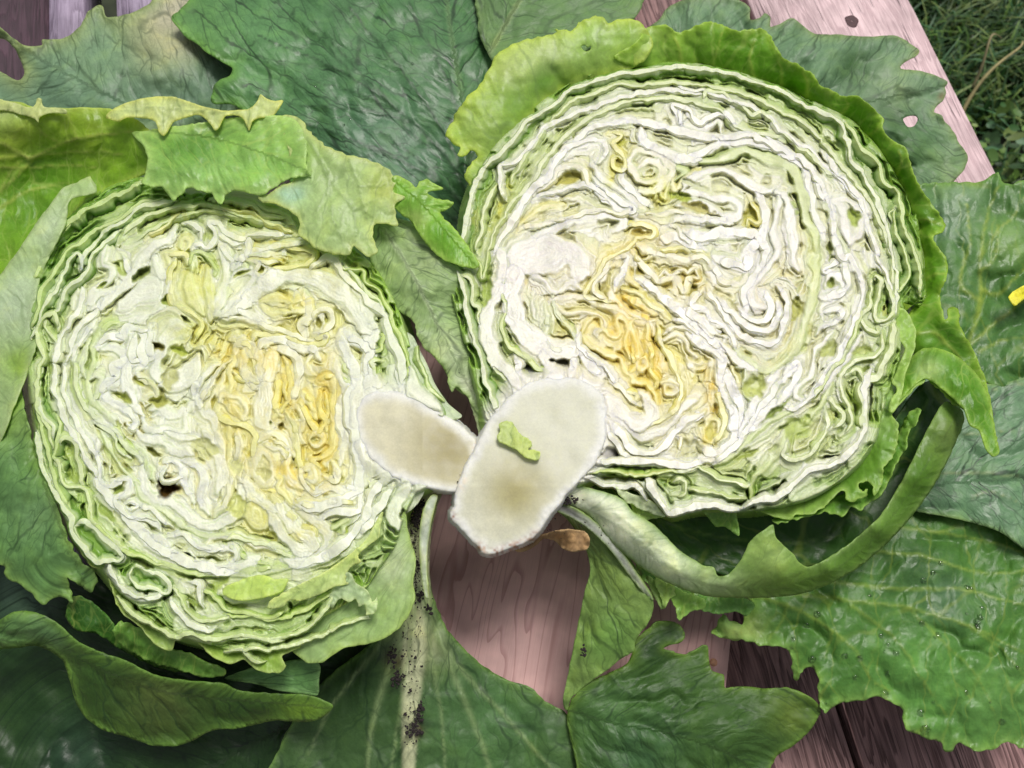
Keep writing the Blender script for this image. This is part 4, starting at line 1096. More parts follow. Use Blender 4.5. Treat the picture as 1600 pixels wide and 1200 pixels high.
# ------------------------------------------------------------------ setting: ground, table, board
def wood_material(name, c1, c2, ring, scale=(1, 14, 1), rough=0.6, spec=0.3, grainbump=0.4, soft=0.5, gs=(0.9, 0.07), cracks=0.75, lines=False):
    m, t = nt(name)
    out = N(t, "ShaderNodeOutputMaterial"); p = N(t, "ShaderNodeBsdfPrincipled")
    at = N(t, "ShaderNodeAttribute", attribute_name="woodco")
    oi = N(t, "ShaderNodeObjectInfo")
    ad = N(t, "ShaderNodeVectorMath", operation='ADD'); t.links.new(at.outputs["Vector"], ad.inputs[0])
    rv = N(t, "ShaderNodeVectorMath", operation='SCALE'); rv.inputs[0].default_value = (31.0, 17.0, 5.0); t.links.new(oi.outputs["Random"], rv.inputs["Scale"]); t.links.new(rv.outputs[0], ad.inputs[1])
    # woodco: x across, y along (units of 1 cm)
    mp = N(t, "ShaderNodeMapping"); mp.inputs["Scale"].default_value = (gs[0], gs[1], 1); t.links.new(ad.outputs[0], mp.inputs["Vector"])
    n1 = N(t, "ShaderNodeTexNoise", Scale=1.0, Detail=3.0, Distortion=0.4); t.links.new(mp.outputs[0], n1.inputs["Vector"])
    ringv = mth(t, 'MULTIPLY', n1.outputs["Fac"], ring)
    saw = mth(t, 'FRACT', ringv)
    band = mr(t, saw, 0.0, 0.85, 0.0, 1.0); band2 = mr(t, saw, 0.9, 1.0, 0.0, 1.0)
    bnd = mth(t, 'SUBTRACT', band, band2, clamp=True)
    mp2 = N(t, "ShaderNodeMapping"); mp2.inputs["Scale"].default_value = (22.0, 0.7, 1); t.links.new(ad.outputs[0], mp2.inputs["Vector"])
    n2 = N(t, "ShaderNodeTexNoise", Scale=1.0, Detail=4.0, Roughness=0.7); t.links.new(mp2.outputs[0], n2.inputs["Vector"])
    n3 = N(t, "ShaderNodeTexNoise", Scale=0.5, Detail=3.0); t.links.new(ad.outputs[0], n3.inputs["Vector"])
    if lines:
        bnd = mth(t, 'SUBTRACT', 1.0, mth(t, 'MULTIPLY', mr(t, saw, 0.72, 0.98, 0.0, 1.0), mr(t, saw, 0.98, 1.0, 1.0, 0.0)))
    f = mth(t, 'ADD', mth(t, 'MULTIPLY', bnd, soft), mth(t, 'MULTIPLY', mr(t, n2.outputs["Fac"], 0.3, 0.7, 0, 1), 1 - soft), clamp=True)
    c = mixc(t, f, c1, c2)
    k = mr(t, n3.outputs["Fac"], 0.3, 0.7, 0.82, 1.12)
    br = N(t, "ShaderNodeVectorMath", operation='SCALE'); t.links.new(c, br.inputs[0]); t.links.new(k, br.inputs["Scale"])
    mp3 = N(t, "ShaderNodeMapping"); mp3.inputs["Scale"].default_value = (9.0, 0.22, 1); t.links.new(ad.outputs[0], mp3.inputs["Vector"])
    n4 = N(t, "ShaderNodeTexNoise", Scale=1.0, Detail=2.0); t.links.new(mp3.outputs[0], n4.inputs["Vector"])
    ck = mr(t, n4.outputs["Fac"], 0.66, 0.70, 0.0, cracks)
    fc = mixc(t, ck, br.outputs[0], (0.02, 0.014, 0.014))
    t.links.new(fc, p.inputs["Base Color"]); p.inputs["Roughness"].default_value = rough; p.inputs["Specular IOR Level"].default_value = spec
    bp = N(t, "ShaderNodeBump", Strength=grainbump, Distance=0.001)
    t.links.new(mth(t, 'ADD', mth(t, 'MULTIPLY', bnd, -0.6), mth(t, 'MULTIPLY', n2.outputs["Fac"], 0.5)), bp.inputs["Height"]); t.links.new(bp.outputs[0], p.inputs["Normal"])
    t.links.new(p.outputs[0], out.inputs[0])
    return m
M_PINE = wood_material("weathered pine plank", tuple(lin((176, 148, 152))), tuple(lin((224, 198, 200))), 12.0)
M_PINE_DARK = wood_material("dark weathered plank", tuple(lin((44, 28, 36))), tuple(lin((78, 54, 66))), 9.0)
M_LAV = wood_material("greyish lavender plank", tuple(lin((112, 98, 116))), tuple(lin((166, 152, 172))), 9.0)
M_BOARD = wood_material("maple cutting board", tuple(lin((176, 132, 130))), tuple(lin((212, 172, 168))), 19.0, rough=0.5, grainbump=0.04, soft=0.75, gs=(0.30, 0.045), cracks=0.0, lines=True)
M_BROWNPL = wood_material("brown weathered plank", tuple(lin((66, 42, 42))), tuple(lin((160, 126, 124))), 11.0, grainbump=0.5, soft=0.6)

def simple_mat(name, c, rough=0.8, noise=0.0, scale=300):
    m, t = nt(name)
    out = N(t, "ShaderNodeOutputMaterial"); p = N(t, "ShaderNodeBsdfPrincipled")
    tc = N(t, "ShaderNodeTexCoord"); n = N(t, "ShaderNodeTexNoise", Scale=float(scale), Detail=4.0); t.links.new(tc.outputs["Object"], n.inputs["Vector"])
    k = mr(t, n.outputs["Fac"], 0.3, 0.7, 1 - noise, 1 + noise)
    br = N(t, "ShaderNodeVectorMath", operation='SCALE'); br.inputs[0].default_value = tuple(lin(c)); t.links.new(k, br.inputs["Scale"])
    t.links.new(br.outputs[0], p.inputs["Base Color"]); p.inputs["Roughness"].default_value = rough
    t.links.new(p.outputs[0], out.inputs[0])
    return m
M_SOIL = simple_mat("dark soil", (34, 26, 26), 0.9, 0.4, 2000)
M_KNOT = simple_mat("wood knot", (70, 42, 46), 0.7, 0.4, 900)
M_DOWEL = simple_mat("pale wooden dowel", (190, 140, 110), 0.6, 0.15, 900)
M_DRY = leaf_material("dry papery leaf", tuple(lin((110, 80, 50))), 0.5, rough=0.7, trans=0.2)
M_PETAL = leaf_material("yellow petal", tuple(lin((220, 215, 60))), 0.2, rough=0.5, trans=0.3)
M_GROUND = simple_mat("dark earth", (40, 46, 30), 0.95, 0.5, 30)

ZB = -TOP / U            # board top
ZT = ZB - 64             # table top, 16 mm lower

def slab_mesh(name, quad, z, th, mat, along, bevel=4.0, round_=True, cut=None):
    """board with rounded arrises: quad = four layout points (x, y); along = direction of the grain"""
    c = np.array(quad, float)
    a = np.array(along, float); a /= np.hypot(*a); b = np.array([a[1], -a[0]])
    ctr = c.mean(0)
    rings = []
    for inset, dz in ((0.0, -th), (0.0, -bevel), (bevel * 0.3, -bevel * 0.3), (bevel, 0.0)):
        d = c - ctr; L = np.hypot(d[:, 0], d[:, 1])[:, None]
        q = c - d / L * inset * 1.41
        rings.append(np.column_stack([q, np.full(4, z + dz)]))
    V = np.concatenate(rings); F = []
    for r in range(3):
        for i in range(4):
            F.append([r * 4 + i, r * 4 + (i + 1) % 4, r * 4 + 4 + (i + 1) % 4, r * 4 + 4 + i])
    F.append([12, 13, 14, 15]); F.append([3, 2, 1, 0])
    wc = np.stack([(V[:, :2] - ctr) @ b * U * 100, (V[:, :2] - ctr) @ a * U * 100, V[:, 2] * U * 100], 1)
    return new_mesh(name, V, F, None, {"woodco": wc}, mat, smooth=False)

def fix_normals(me):
    bm = bmesh.new(); bm.from_mesh(me); bmesh.ops.recalc_face_normals(bm, faces=bm.faces); bm.to_mesh(me); bm.free()

# the garden floor far below the table
GZ = -0.74
gme = new_mesh("ground", np.array([[-30, -30, GZ], [30, -30, GZ], [30, 30, GZ], [-30, 30, GZ]]) / U, [[0, 1, 2, 3]], None, None, M_GROUND, smooth=False)
g_o = link("ground", gme); g_o['kind'] = 'structure'

# grass and weeds seen beyond the table edge
def blade_mat(name, c1, c2):
    m, t = nt(name)
    out = N(t, "ShaderNodeOutputMaterial"); p = N(t, "ShaderNodeBsdfPrincipled")
    at = N(t, "ShaderNodeAttribute", attribute_name="Col")
    t.links.new(at.outputs["Color"], p.inputs["Base Color"]); p.inputs["Roughness"].default_value = 0.5
    tr = N(t, "ShaderNodeBsdfTranslucent"); t.links.new(at.outputs["Color"], tr.inputs["Color"])
    mx = N(t, "ShaderNodeMixShader"); mx.inputs[0].default_value = 0.3
    t.links.new(p.outputs[0], mx.inputs[1]); t.links.new(tr.outputs[0], mx.inputs[2]); t.links.new(mx.outputs[0], out.inputs[0])
    return m
M_BLADE = blade_mat("grass blade", 0, 0)

def ray_at(px, py, zm):
    return W(px, py, zm / U)[..., :] * U

def grass(name, n, region, hgt, wid, seed, palette, kind='stuff'):
    r = np.random.default_rng(seed)
    x = r.uniform(region[0], region[1], n); y = r.uniform(region[2], region[3], n)
    dens = vnoise(x * 7, y * 7, 2); k = dens > r.uniform(-1.0, 0.5, n)
    x, y = x[k], y[k]; n = len(x)
    a = r.uniform(0, 6.283, n); lean = r.uniform(0.2, 1.1, n) * hgt; h = hgt * r.uniform(0.4, 1.1, n); w = wid * r.uniform(.5, 1.3, n)
    ca, sa = np.cos(a), np.sin(a)
    lev = [0, .35, .7, 1.0]; Vs = []
    for t in lev:
        ox = x + ca * lean * t ** 1.8; oy = y + sa * lean * t ** 1.8; oz = GZ + h * t * (1 - 0.25 * t * t)
        ww = w * (1 - t ** 1.6) + 0.0003
        Vs.append(np.stack([ox - sa * ww, oy + ca * ww, oz], 1)); Vs.append(np.stack([ox + sa * ww, oy - ca * ww, oz], 1))
    V = np.stack(Vs, 1).reshape(-1, 3)
    b = (np.arange(n) * 8)[:, None]
    F = np.concatenate([b + np.array([[2 * i, 2 * i + 1, 2 * i + 3, 2 * i + 2]]) for i in range(3)])
    pal = lin(np.array(palette)); pick = r.integers(0, len(pal), n)
    C = np.repeat(pal[pick] * r.uniform(.6, 1.3, (n, 1)), 8, 0)
    me = new_mesh(name, V / U, F, C, None, M_BLADE)
    o = link(name, me); o['kind'] = kind
    return o
PAL = [(80, 112, 50), (54, 92, 42), (98, 130, 56), (66, 106, 66), (116, 136, 72), (46, 76, 36)]
grass("grass", 26000, (0.25, 1.15, -0.15, 1.35), 0.10, 0.0030, 5, PAL)

def ground_cover(seed, n, region):
    """small round weed leaves on thin stalks"""
    r = np.random.default_rng(seed); Vs, Fs, Cs = [], [], []
    base = 0
    for i in range(n):
        x, y = r.uniform(region[0], region[1]), r.uniform(region[2], region[3])
        if vnoise(np.array([x * 6]), np.array([y * 6]), 5)[0] < r.uniform(-0.6, 0.5): continue
        z = GZ + r.uniform(0.03, 0.11); rad = r.uniform(0.003, 0.009); a0 = r.uniform(0, 6.28); nx, ny = r.normal(0, .45, 2)
        m = 8
        for k in range(m):
            a = a0 + k * 6.283 / m; rr = rad * (1.7 if k == 0 else 1.25 if k in (1, 7) else 0.9) * r.uniform(.88, 1.1)
            dx, dy = rr * math.cos(a), rr * math.sin(a) * 0.8
            Vs.append((x + dx, y + dy, z + nx * dx + ny * dy + 0.15 * rr))
        Vs.append((x, y, z - 0.1 * rad))
        for k in range(m): Fs.append((base + k, base + (k + 1) % m, base + m))
        c = lin(PAL[r.integers(0, len(PAL))]) * r.uniform(.7, 1.5)
        Cs += [c] * (m + 1); base += m + 1
    me = new_mesh("weeds", np.array(Vs) / U, np.array(Fs), np.array(Cs), None, M_BLADE)
    o = link("weeds", me); o['kind'] = 'stuff'
ground_cover(9, 16000, (0.25, 1.1, -0.1, 1.3))
# pale dead stalks lying over the grass
def stalk(p, q, rad, col, label):
    m = simple_mat("dry stalk", col, 0.8, 0.2, 80)
    a = Vector(tuple(W(*p, (GZ + 0.11) / U) * U)); b = Vector(tuple(W(*q, (GZ + 0.14) / U) * U))
    V, F = [], []
    n = 14
    side = (b - a).cross(Vector((0, 0, 1))).normalized()
    for i in range(n + 1):
        t = i / n
        c = a.lerp(b, t) + side * 0.012 * math.sin(t * 4.1 + p[0]) + Vector((0, 0, 0.03 * math.sin(t * 3.1)))
        rr = rad * (1.1 - 0.6 * t)
        for k in range(6):
            an = k * math.pi / 3
            V.append(tuple(c + side * rr * math.cos(an) + Vector((0, 0, rr * math.sin(an)))))
    for i in range(n):
        for k in range(6): F.append((i * 6 + k, i * 6 + (k + 1) % 6, i * 6 + 6 + (k + 1) % 6, i * 6 + 6 + k))
    me = new_mesh("dry_stalk", np.array(V) / U, F, None, None, m)
    o = link("dry_stalk", me); chain(o, label, 'plant stalk', 'dry stalks in the grass')
stalk((1512, 185), (1585, 60), 0.0024, (150, 140, 96), "longest pale dry stalk lying across the dark grass beyond the table corner")
stalk((1510, 128), (1566, 62), 0.0020, (146, 136, 100), "short straw coloured stalk in the grass above the longer one")

# the table: planks running up and away
d_al = W(1560, 280, ZT)[:2] - W(1420, 0, ZT)[:2]; d_al /= np.hypot(*d_al)
d_al = -d_al
d_ac = np.array([d_al[1], -d_al[0]])            # to the right
edge = W(1490, 140, ZT)[:2]
table = empty("wooden_table", (0, 0, (ZT - 110) * U), "weathered pinkish plank table outdoors under the lettuce and board", "table")
def plank(xa, xb, mat):
    lo, hi = -2600, 3400
    r0, r1 = W(xa, 0, ZT)[:2], W(xb, 0, ZT)[:2]
    r0 = r0 + d_al * ((edge - r0) @ d_al); r1 = r1 + d_al * ((edge - r1) @ d_al)
    me = slab_mesh("plank", [r0 + d_al * lo, r1 + d_al * lo, r1 + d_al * hi, r0 + d_al * hi], ZT, 110, mat, d_al, 7); fix_normals(me)
    link("plank", me, table)
for xa, xb, mt in ((1170, 1420, M_PINE), (960, 1160, M_BROWNPL), (760, 950, M_BROWNPL), (530, 750, M_PINE), (300, 520, M_PINE), (182, 290, M_LAV), (77, 130, M_LAV), (-160, 75, M_PINE_DARK), (-400, -170, M_PINE)):
    plank(xa, xb, mt)
# the round knot in the edge plank
kc = W(1331, 33, ZT + 0.4)
an = np.linspace(0, 2 * np.pi, 25)[:-1]
Vk = [np.array([kc[0], kc[1], kc[2] - 0.5])]; Fk = []
for ri, (rr, zz) in enumerate(((7, 0.6), (12, 1.2), (15, 0.5), (17, -0.6))):
    for a in an:
        q = rr * (1 + 0.06 * math.sin(3 * a) + 0.05 * math.sin(5 * a + 1))
        Vk.append(kc + np.array([q * math.cos(a), q * 1.25 * math.sin(a), zz]))
for i in range(24): Fk.append([0, 1 + i, 1 + (i + 1) % 24, 0])
kme = bpy.data.meshes.new("knot")
kme.from_pydata([tuple(v * U) for v in Vk], [], [(0, 1 + i, 1 + (i + 1) % 24) for i in range(24)] +
    [(1 + r_ * 24 + i, 1 + (r_ + 1) * 24 + i, 1 + (r_ + 1) * 24 + (i + 1) % 24, 1 + r_ * 24 + (i + 1) % 24) for r_ in range(3) for i in range(24)])
kme.materials.append(M_KNOT); fix_normals(kme); link("knot", kme, table)

# the cutting board
bd = empty("cutting_board", (0, 0, ZT * U), "pinkish maple cutting board under the two lettuce halves", "cutting board")
r_top = W(1152, 900, ZB)[:2]; r_bot = W(1134, 1078, ZB)[:2]
al = r_top - r_bot; al /= np.hypot(*al); ac = np.array([al[1], -al[0]])
q0 = r_bot - al * 560
strips = [700 - 40, 118]
xr = 0.0
for i, wd in enumerate((232, 620)):
    a_ = q0 - ac * xr; b_ = q0 - ac * (xr + wd - 1.2)
    me = slab_mesh("board_strip", [b_, a_, a_ + al * 1420, b_ + al * 1420], ZB, 64, M_BOARD if i else None or M_BOARD, al, 3); fix_normals(me)
    link("board_strip", me, bd); xr += wd
dw = W(1115, 1035, ZB)
V, F = [], []
for rr, zz in ((0.01, 3.4), (4, 3.2), (6.3, 2.0), (7, 0), (7, -3)):
    for a in an[::2]: V.append(dw + np.array([rr * math.cos(a), rr * math.sin(a), zz]))
for i in range(4):
    for k in range(12): F.append([i * 12 + k, i * 12 + (k + 1) % 12, i * 12 + 12 + (k + 1) % 12, i * 12 + 12 + k])
dme = new_mesh("dowel", V, F, None, None, M_DOWEL); fix_normals(dme); link("dowel", dme, bd)

# ------------------------------------------------------------------ the two halves
LH = empty("lettuce_half", tuple(W(330, 650, ZB) * U), "left cut half of the lettuce, its stalk pointing right, leaf flaps draped over its top", "lettuce", "two halves of one cut lettuce")
RH = empty("lettuce_half", tuple(W(1070, 450, ZB) * U), "right cut half of the lettuce, its stalk pointing down left with a scrap on it", "lettuce", "two halves of one cut lettuce")
zl = lambda X, Y: -3.0 + 0 * X + np.where(Y > 860, -(Y - 860) * 0.10, 0) + np.where(X < 110, -(110 - X) * 0.10, 0)
zr = lambda X, Y: 2.0 + 0 * X + np.where(Y > 700, -(Y - 700) * 0.10, 0) + np.where(X > 1330, -(X - 1330) * 0.12, 0)
STALK_L = "556,650 562,625 585,612 620,612 655,622 690,645 720,665 745,690 750,730 722,768 680,765 640,757 610,742 575,712 560,685"
STALK_R = "704,802 708,794 720,745 742,700 762,660 790,625 822,600 860,590 900,592 935,608 948,640 945,690 932,722 905,752 876,785 850,820 832,842 800,856 768,867 756,864 706,812"
OLL = build_face(LH, FACE_L, GL, HOLES_L, PATCH_L, (450, 640), zl, STALK_L, 3.5, hue=(0.965, 1.0, 0.87))
OLR = build_face(RH, FACE_R, GR, HOLES_R, PATCH_R, (990, 540), zr, STALK_R, 7.5, hue=(0.985, 0.965, 0.93))

def bowl(OL, head, c, z0, zb, col):
    """the round outside of the half head, under the cut face"""
    ring = OL[::2]; n = len(ring); cx, cy = c
    V, C = [], []
    levels = np.linspace(0, 1, 12)
    for t in levels:
        s = math.cos(t * math.pi / 2 * 0.86)
        z = z0 + (zb - z0) * math.sin(t * math.pi / 2)
        for i, p_ in enumerate(ring):
            base = W(cx + (p_[0] - cx) * 0.985, cy + (p_[1] - cy) * 0.985, z0); cc = W(cx, cy, z0)
            q = cc + (base - cc) * (s * (1 + 0.02 * math.sin(i * 0.35 + 5 * t)))
            V.append([q[0], q[1], z]); C.append(lin((170, 196, 110)) * (1 - 0.3 * t))
    F = []
    for r_ in range(len(levels) - 1):
        for i in range(n): F.append([r_ * n + i, r_ * n + (i + 1) % n, (r_ + 1) * n + (i + 1) % n, (r_ + 1) * n + i])
    V = np.array(V); lc = np.stack([V[:, 0] / 100, V[:, 1] / 100, V[:, 2] / 100], 1)
    me = new_mesh("outer_leaf", V, F, np.array(C), {"leafco": lc, "vein": np.zeros(len(V))}, M_PALE)
    bm = bmesh.new(); bm.from_mesh(me); bmesh.ops.recalc_face_normals(bm, faces=bm.faces); bm.to_mesh(me); bm.free()
    link("outer_leaf", me, head)
bowl(OLL, LH, (350, 650), -26, ZB + 6, None)
bowl(OLR, RH, (1075, 450), -22, ZB + 6, None)

def stem(head, outline, z, core_c, rim_c, dark, zfun, name="stalk", dep=90, seed=0, stains=()):
    """the trimmed stalk: a flat cut oval with a paler rind, and its round underside"""
    OL = spline(pts(outline), 3, closed=True)
    OL = OL + np.stack([vnoise(np.arange(len(OL)) / 3.0, np.zeros(len(OL)) + seed, 1), vnoise(np.arange(len(OL)) / 3.0, np.zeros(len(OL)) + seed, 2)], 1) * 1.6
    x0, y0 = OL.min(0) - 6; x1, y1 = OL.max(0) + 6
    X, Y = np.meshgrid(np.arange(x0, x1, 1.6), np.arange(y0, y1, 1.6))
    sd, _, _ = seg_dist(X, Y, OL, closed=True); sd = np.where(inside(X, Y, OL), sd, -sd)
    Z = z + zfun(X, Y) + 1.0 * vnoise(X / 30, Y / 30, 2) + 0.5 * vnoise(X / 6, Y / 6, 3) * np.exp(-np.maximum(sd, 0) / 12)
    Z = Z - np.where(sd < 5, (5 - sd) ** 2 * 0.07 + np.maximum(0, -sd) * 8, 0)
    inn = sstep(3, 22, sd + 4 * vnoise(X / 22, Y / 22, 4))[..., None]
    C = lin(rim_c) * (1 - inn) + lin(core_c) * inn
    dk = np.exp(-(((X - dark[0]) / dark[2]) ** 2 + ((Y - dark[1]) / dark[3]) ** 2))[..., None] * inn * 1.0
    C = C * (1 - dk) + lin(dark[4]) * dk
    C = 0.70 * C * (1 + 0.02 * vnoise(X / 5, Y / 5, 4) + 0.02 * vnoise(X / 40, Y / 3, 5))[..., None]
    for (bx, by, br_, bc) in stains:
        g = np.exp(-((X - bx) ** 2 + (Y - by) ** 2) / br_ ** 2) * (0.5 + 0.7 * vnoise(X / 4, Y / 4, 6)) * (1 - sstep(3, 16, sd))
        g = np.clip(g, 0, 0.85)[..., None]; C = C * (1 - g) + lin(bc) * g
    V = W(X, Y, Z).reshape(-1, 3); ny, nx = X.shape
    idx = np.arange(ny * nx).reshape(ny, nx)
    q4 = np.stack([idx[:-1, :-1], idx[1:, :-1], idx[1:, 1:], idx[:-1, 1:]], -1).reshape(-1, 4)
    q4 = q4[(sd > -6).ravel()[q4].all(1)]
    u, inv = np.unique(q4, return_inverse=True)
    me = new_mesh(name, V[u], inv.reshape(-1, 4), C.reshape(-1, 3)[u], None, M_STEM)
    o = link(name, me, head)
    # underside
    ring = OL[::2]; n = len(ring); cx, cy = ring.mean(0); V = []
    for t in np.linspace(0, 1, 7):
        s = math.cos(t * math.pi / 2 * 0.9)
        for p_ in ring:
            a = W(p_[0], p_[1], z + float(zfun(p_[0], p_[1])) - 20)
            cc = W(cx, cy, z - 20)
            q = cc + (a - cc) * s; V.append([q[0], q[1], a[2] - dep * math.sin(t * math.pi / 2)])
    F = [[r_ * n + i, r_ * n + (i + 1) % n, (r_ + 1) * n + (i + 1) % n, (r_ + 1) * n + i] for r_ in range(6) for i in range(n)]
    me = new_mesh("stalk_rind", V, F, np.tile(lin((214, 196, 160)), (len(V), 1)), None, M_STEM); fix_normals(me)
    link("stalk_rind", me, o)
    return o
stem(LH, STALK_L, 3, (226, 222, 190), (240, 240, 230), (706, 700, 72, 66, (168, 158, 104)), lambda X, Y: -0.10 * np.maximum(0, np.asarray(X) - 660) + 0 * np.asarray(Y), seed=1, stains=[(745, 740, 16, (150, 120, 80)), (748, 700, 12, (180, 160, 120))])
stem(RH, STALK_R, 8, (222, 222, 198), (240, 240, 232), (806, 768, 54, 50, (176, 168, 108)), lambda X, Y: -0.06 * np.maximum(0, np.asarray(Y) - 760), seed=2, stains=[(775, 866, 16, (120, 70, 40)), (805, 858, 16, (150, 96, 60)), (835, 842, 14, (140, 100, 70)), (752, 858, 10, (170, 120, 80)), (708, 806, 8, (120, 80, 60)), (735, 760, 14, (206, 180, 140))])

# ------------------------------------------------------------------ leaves of the left half
# green leaf, top left; the bluish sky sheen is put into its colour
build_leaf("leaf", "-70,20,-130 -20,34,-120 0,43,-110 28,66,-115 45,72,-125 66,71,-130 66,62,-125 100,60,-130 122,44,-130 140,16,-125 158,9,-120 166,27,-130 200,22,-130 232,6,-130 255,-25,-135 300,-70,-140 470,-70,-180 480,80,-190 420,170,-200 330,210,-190 100,220,-170 -70,220,-150 -70,100,-150 0,111,-150 15,121,-150 30,125,-150 38,114,-145 30,90,-140 8,62,-130 -70,48,-130",
           LH, ctrl="100,130,-120 200,110,-118 300,120,-128 230,60,-122 350,60,-150", col=(112, 146, 116), edge=(150, 168, 108), edge_w=16, rib="480,330 330,230 170,150 60,90 0,50", rib_w=0,
           mat=M_UNDER, teeth=(1.5, 30), wave=(12, 60), ruf=(5, 50), cols=[(240, 50, 55, (176, 178, 126)), (280, 20, 60, (190, 186, 160)), (150, 90, 60, (124, 156, 118))], seed=1, spacing=5, folds=(420, 420, 12, 12),
           label="large top left leaf, bluish sky sheen painted into its green, with a long pointed lobe")
# dark wide leaf behind both heads
LBIG = build_leaf("leaf", "268,30,-95 274,20,-95 300,-5,-110 330,-70,-120 880,-70,-150 800,20,-140 790,90,-140 800,200,-150 770,300,-170 760,380,-190 720,440,-190 600,430,-190 480,330,-160 420,215,-140 372,168,-120 332,160,-110 330,147,-108 338,128,-104 360,118,-100 362,106,-100 345,95,-98 310,72,-95 285,50,-95",
           RH, ctrl="400,60,-100 500,120,-104 600,200,-120 550,40,-100 650,100,-104 700,250,-150 640,320,-150 740,330,-190 700,20,-120 480,200,-118", col=(70, 112, 66), edge=(104, 150, 66), edge_w=12,
           rib="752,420 742,320 722,160 700,20 694,-70", rib_w=7, rib_col=(96, 130, 84), mat=M_DARK, teeth=(2, 40), wave=(9, 70), ruf=(4, 60),
           veins=[(5, .8, "742,330 700,250 620,170 520,105 400,55"), (4.5, .8, "742,340 680,280 600,240 500,200 430,180"), (4.5, .8, "738,300 690,200 620,100 560,30 520,-40"), (4, .7, "735,240 700,130 650,30 620,-50"),
                  (4, .8, "745,370 690,330 620,300 540,285"), (3.5, .7, "640,190 560,170 470,165 400,150"), (3, .7, "620,170 540,90 480,20"), (3, .7, "690,280 600,210 540,200"), (3, .6, "520,105 440,100 380,90"),
                  (3, .6, "600,240 520,250 480,245"), (3.5, .7, "748,390 700,370 640,350"), (2.5, .6, "560,130 500,60 450,20 420,-20"), (2.5, .6, "660,225 590,160 500,130 430,130")],
           cols=[(330, 70, 60, (96, 140, 74)), (420, 90, 90, (92, 138, 84)), (560, 60, 110, (76, 118, 72)), (600, 250, 120, (82, 120, 88))], seed=2, spacing=4.2, folds=(760, 430, 13, 11),
           label="wide dark green leaf with dense dark veins behind and between the two halves")
build_leaf("leaf", "735,-70,-110 742,0,-112 752,60,-110 775,100,-105 830,110,-105 900,90,-110 960,50,-115 995,25,-120 1004,5,-120 1010,-70,-130", RH, ctrl="850,20,-95 920,0,-100",
           col=(104, 140, 84), edge=(120, 150, 90), rib="760,90 800,20 860,-70", rib_w=4, rib_col=(140, 165, 110), mat=M_UNDER, teeth=(2, 22), wave=(8, 60), seed=3, spacing=5,
           label="olive green leaf at the top middle edge of the photo")

# the upright wrapper that glows yellow green at the left edge
build_leaf("leaf", "-70,140,30 -20,150,32 0,158,34 30,160,34 60,168,34 110,168,30 175,170,28 225,195,20 250,235,5 240,262,-20 190,290,-45 140,318,-55 95,370,-60 50,430,-66 0,490,-70 -70,540,-80",
           LH, ctrl="0,200,20 80,200,16 150,205,10 0,260,-30 100,250,-40 180,235,-14 0,330,-70 80,320,-70 0,410,-76", col=(132, 176, 44), edge=(180, 200, 90), edge_w=10, rib=None,
           grain=None, mat=M_TOP, teeth=(1.5, 16), wave=(7, 50), ruf=(4, 40),
           veins=[(4.5, .9, "-70,232 0,224 45,246 80,232 130,215 210,205"), (3.5, .8, "45,246 90,240 150,236 195,242"), (3, .7, "0,300 20,262 45,246"), (4.5, .9, "-70,280 0,248 50,247 20,280 0,300"), (3.5, .8, "0,325 40,300 90,288 130,290"),
                  (3, .8, "0,262 50,262 110,258 150,262"), (2.6, .7, "60,205 90,222 120,216"), (2.6, .6, "20,215 60,170"), (2.6, .6, "120,216 110,190 100,175")], vein_c=(186, 196, 100),
           cols=[(20, 215, 60, (160, 182, 60)), (120, 200, 60, (146, 176, 50)), (40, 330, 70, (104, 156, 38)), (80, 280, 50, (106, 158, 36)), (0, 165, 30, (200, 214, 150))], seed=4, spacing=4, label="upright yellow green wrapper leaf with pale veins at the left edge")
# the turned-over pale rim of that leaf
build_leaf("leaf_rim", "165,182,36 180,168,44 205,158,50 240,151,52 275,152,54 310,164,52 345,172,50 375,172,50 392,168,50 402,158,52 407,147,54 416,154,54 430,158,52 442,157,50 436,170,48 424,182,46 404,184,46 394,190,44 389,204,42 380,186,44 368,180,44 352,182,44 343,198,40 336,204,40 326,190,44 312,180,44 296,182,44 272,190,42 263,204,40 256,212,38 248,206,40 242,190,44 222,184,44 196,184,42 184,190,40",
           LH, col=(212, 222, 160), edge=(220, 224, 130), edge_w=4, mat=M_PALE, teeth=(0.8, 9), wave=(4, 24), ruf=(2, 14), seed=5, spacing=3, veins=[(1.6, .7, "185,175 240,168 300,172 360,178"), (1.4, .6, "240,168 256,200"), (1.4, .6, "300,172 334,196"), (1.3, .6, "215,172 200,182")],
           label="pale turned over frilly rim of the upright wrapper leaf")
build_leaf("leaf_rim", "-70,150,34 -20,152,38 0,155,40 20,160,40 45,168,40 55,164,42 58,154,44 64,154,44 68,166,42 100,170,40 104,178,36 80,176,36 62,182,36 60,192,32 54,186,34 30,178,34 0,172,34 -70,172,30", LH, col=(206, 214, 150), mat=M_PALE, teeth=(0.8, 9), wave=(3, 20), ruf=(2, 12), seed=6, spacing=3,
           label="thin pale rim of the wrapper leaf at the left edge")
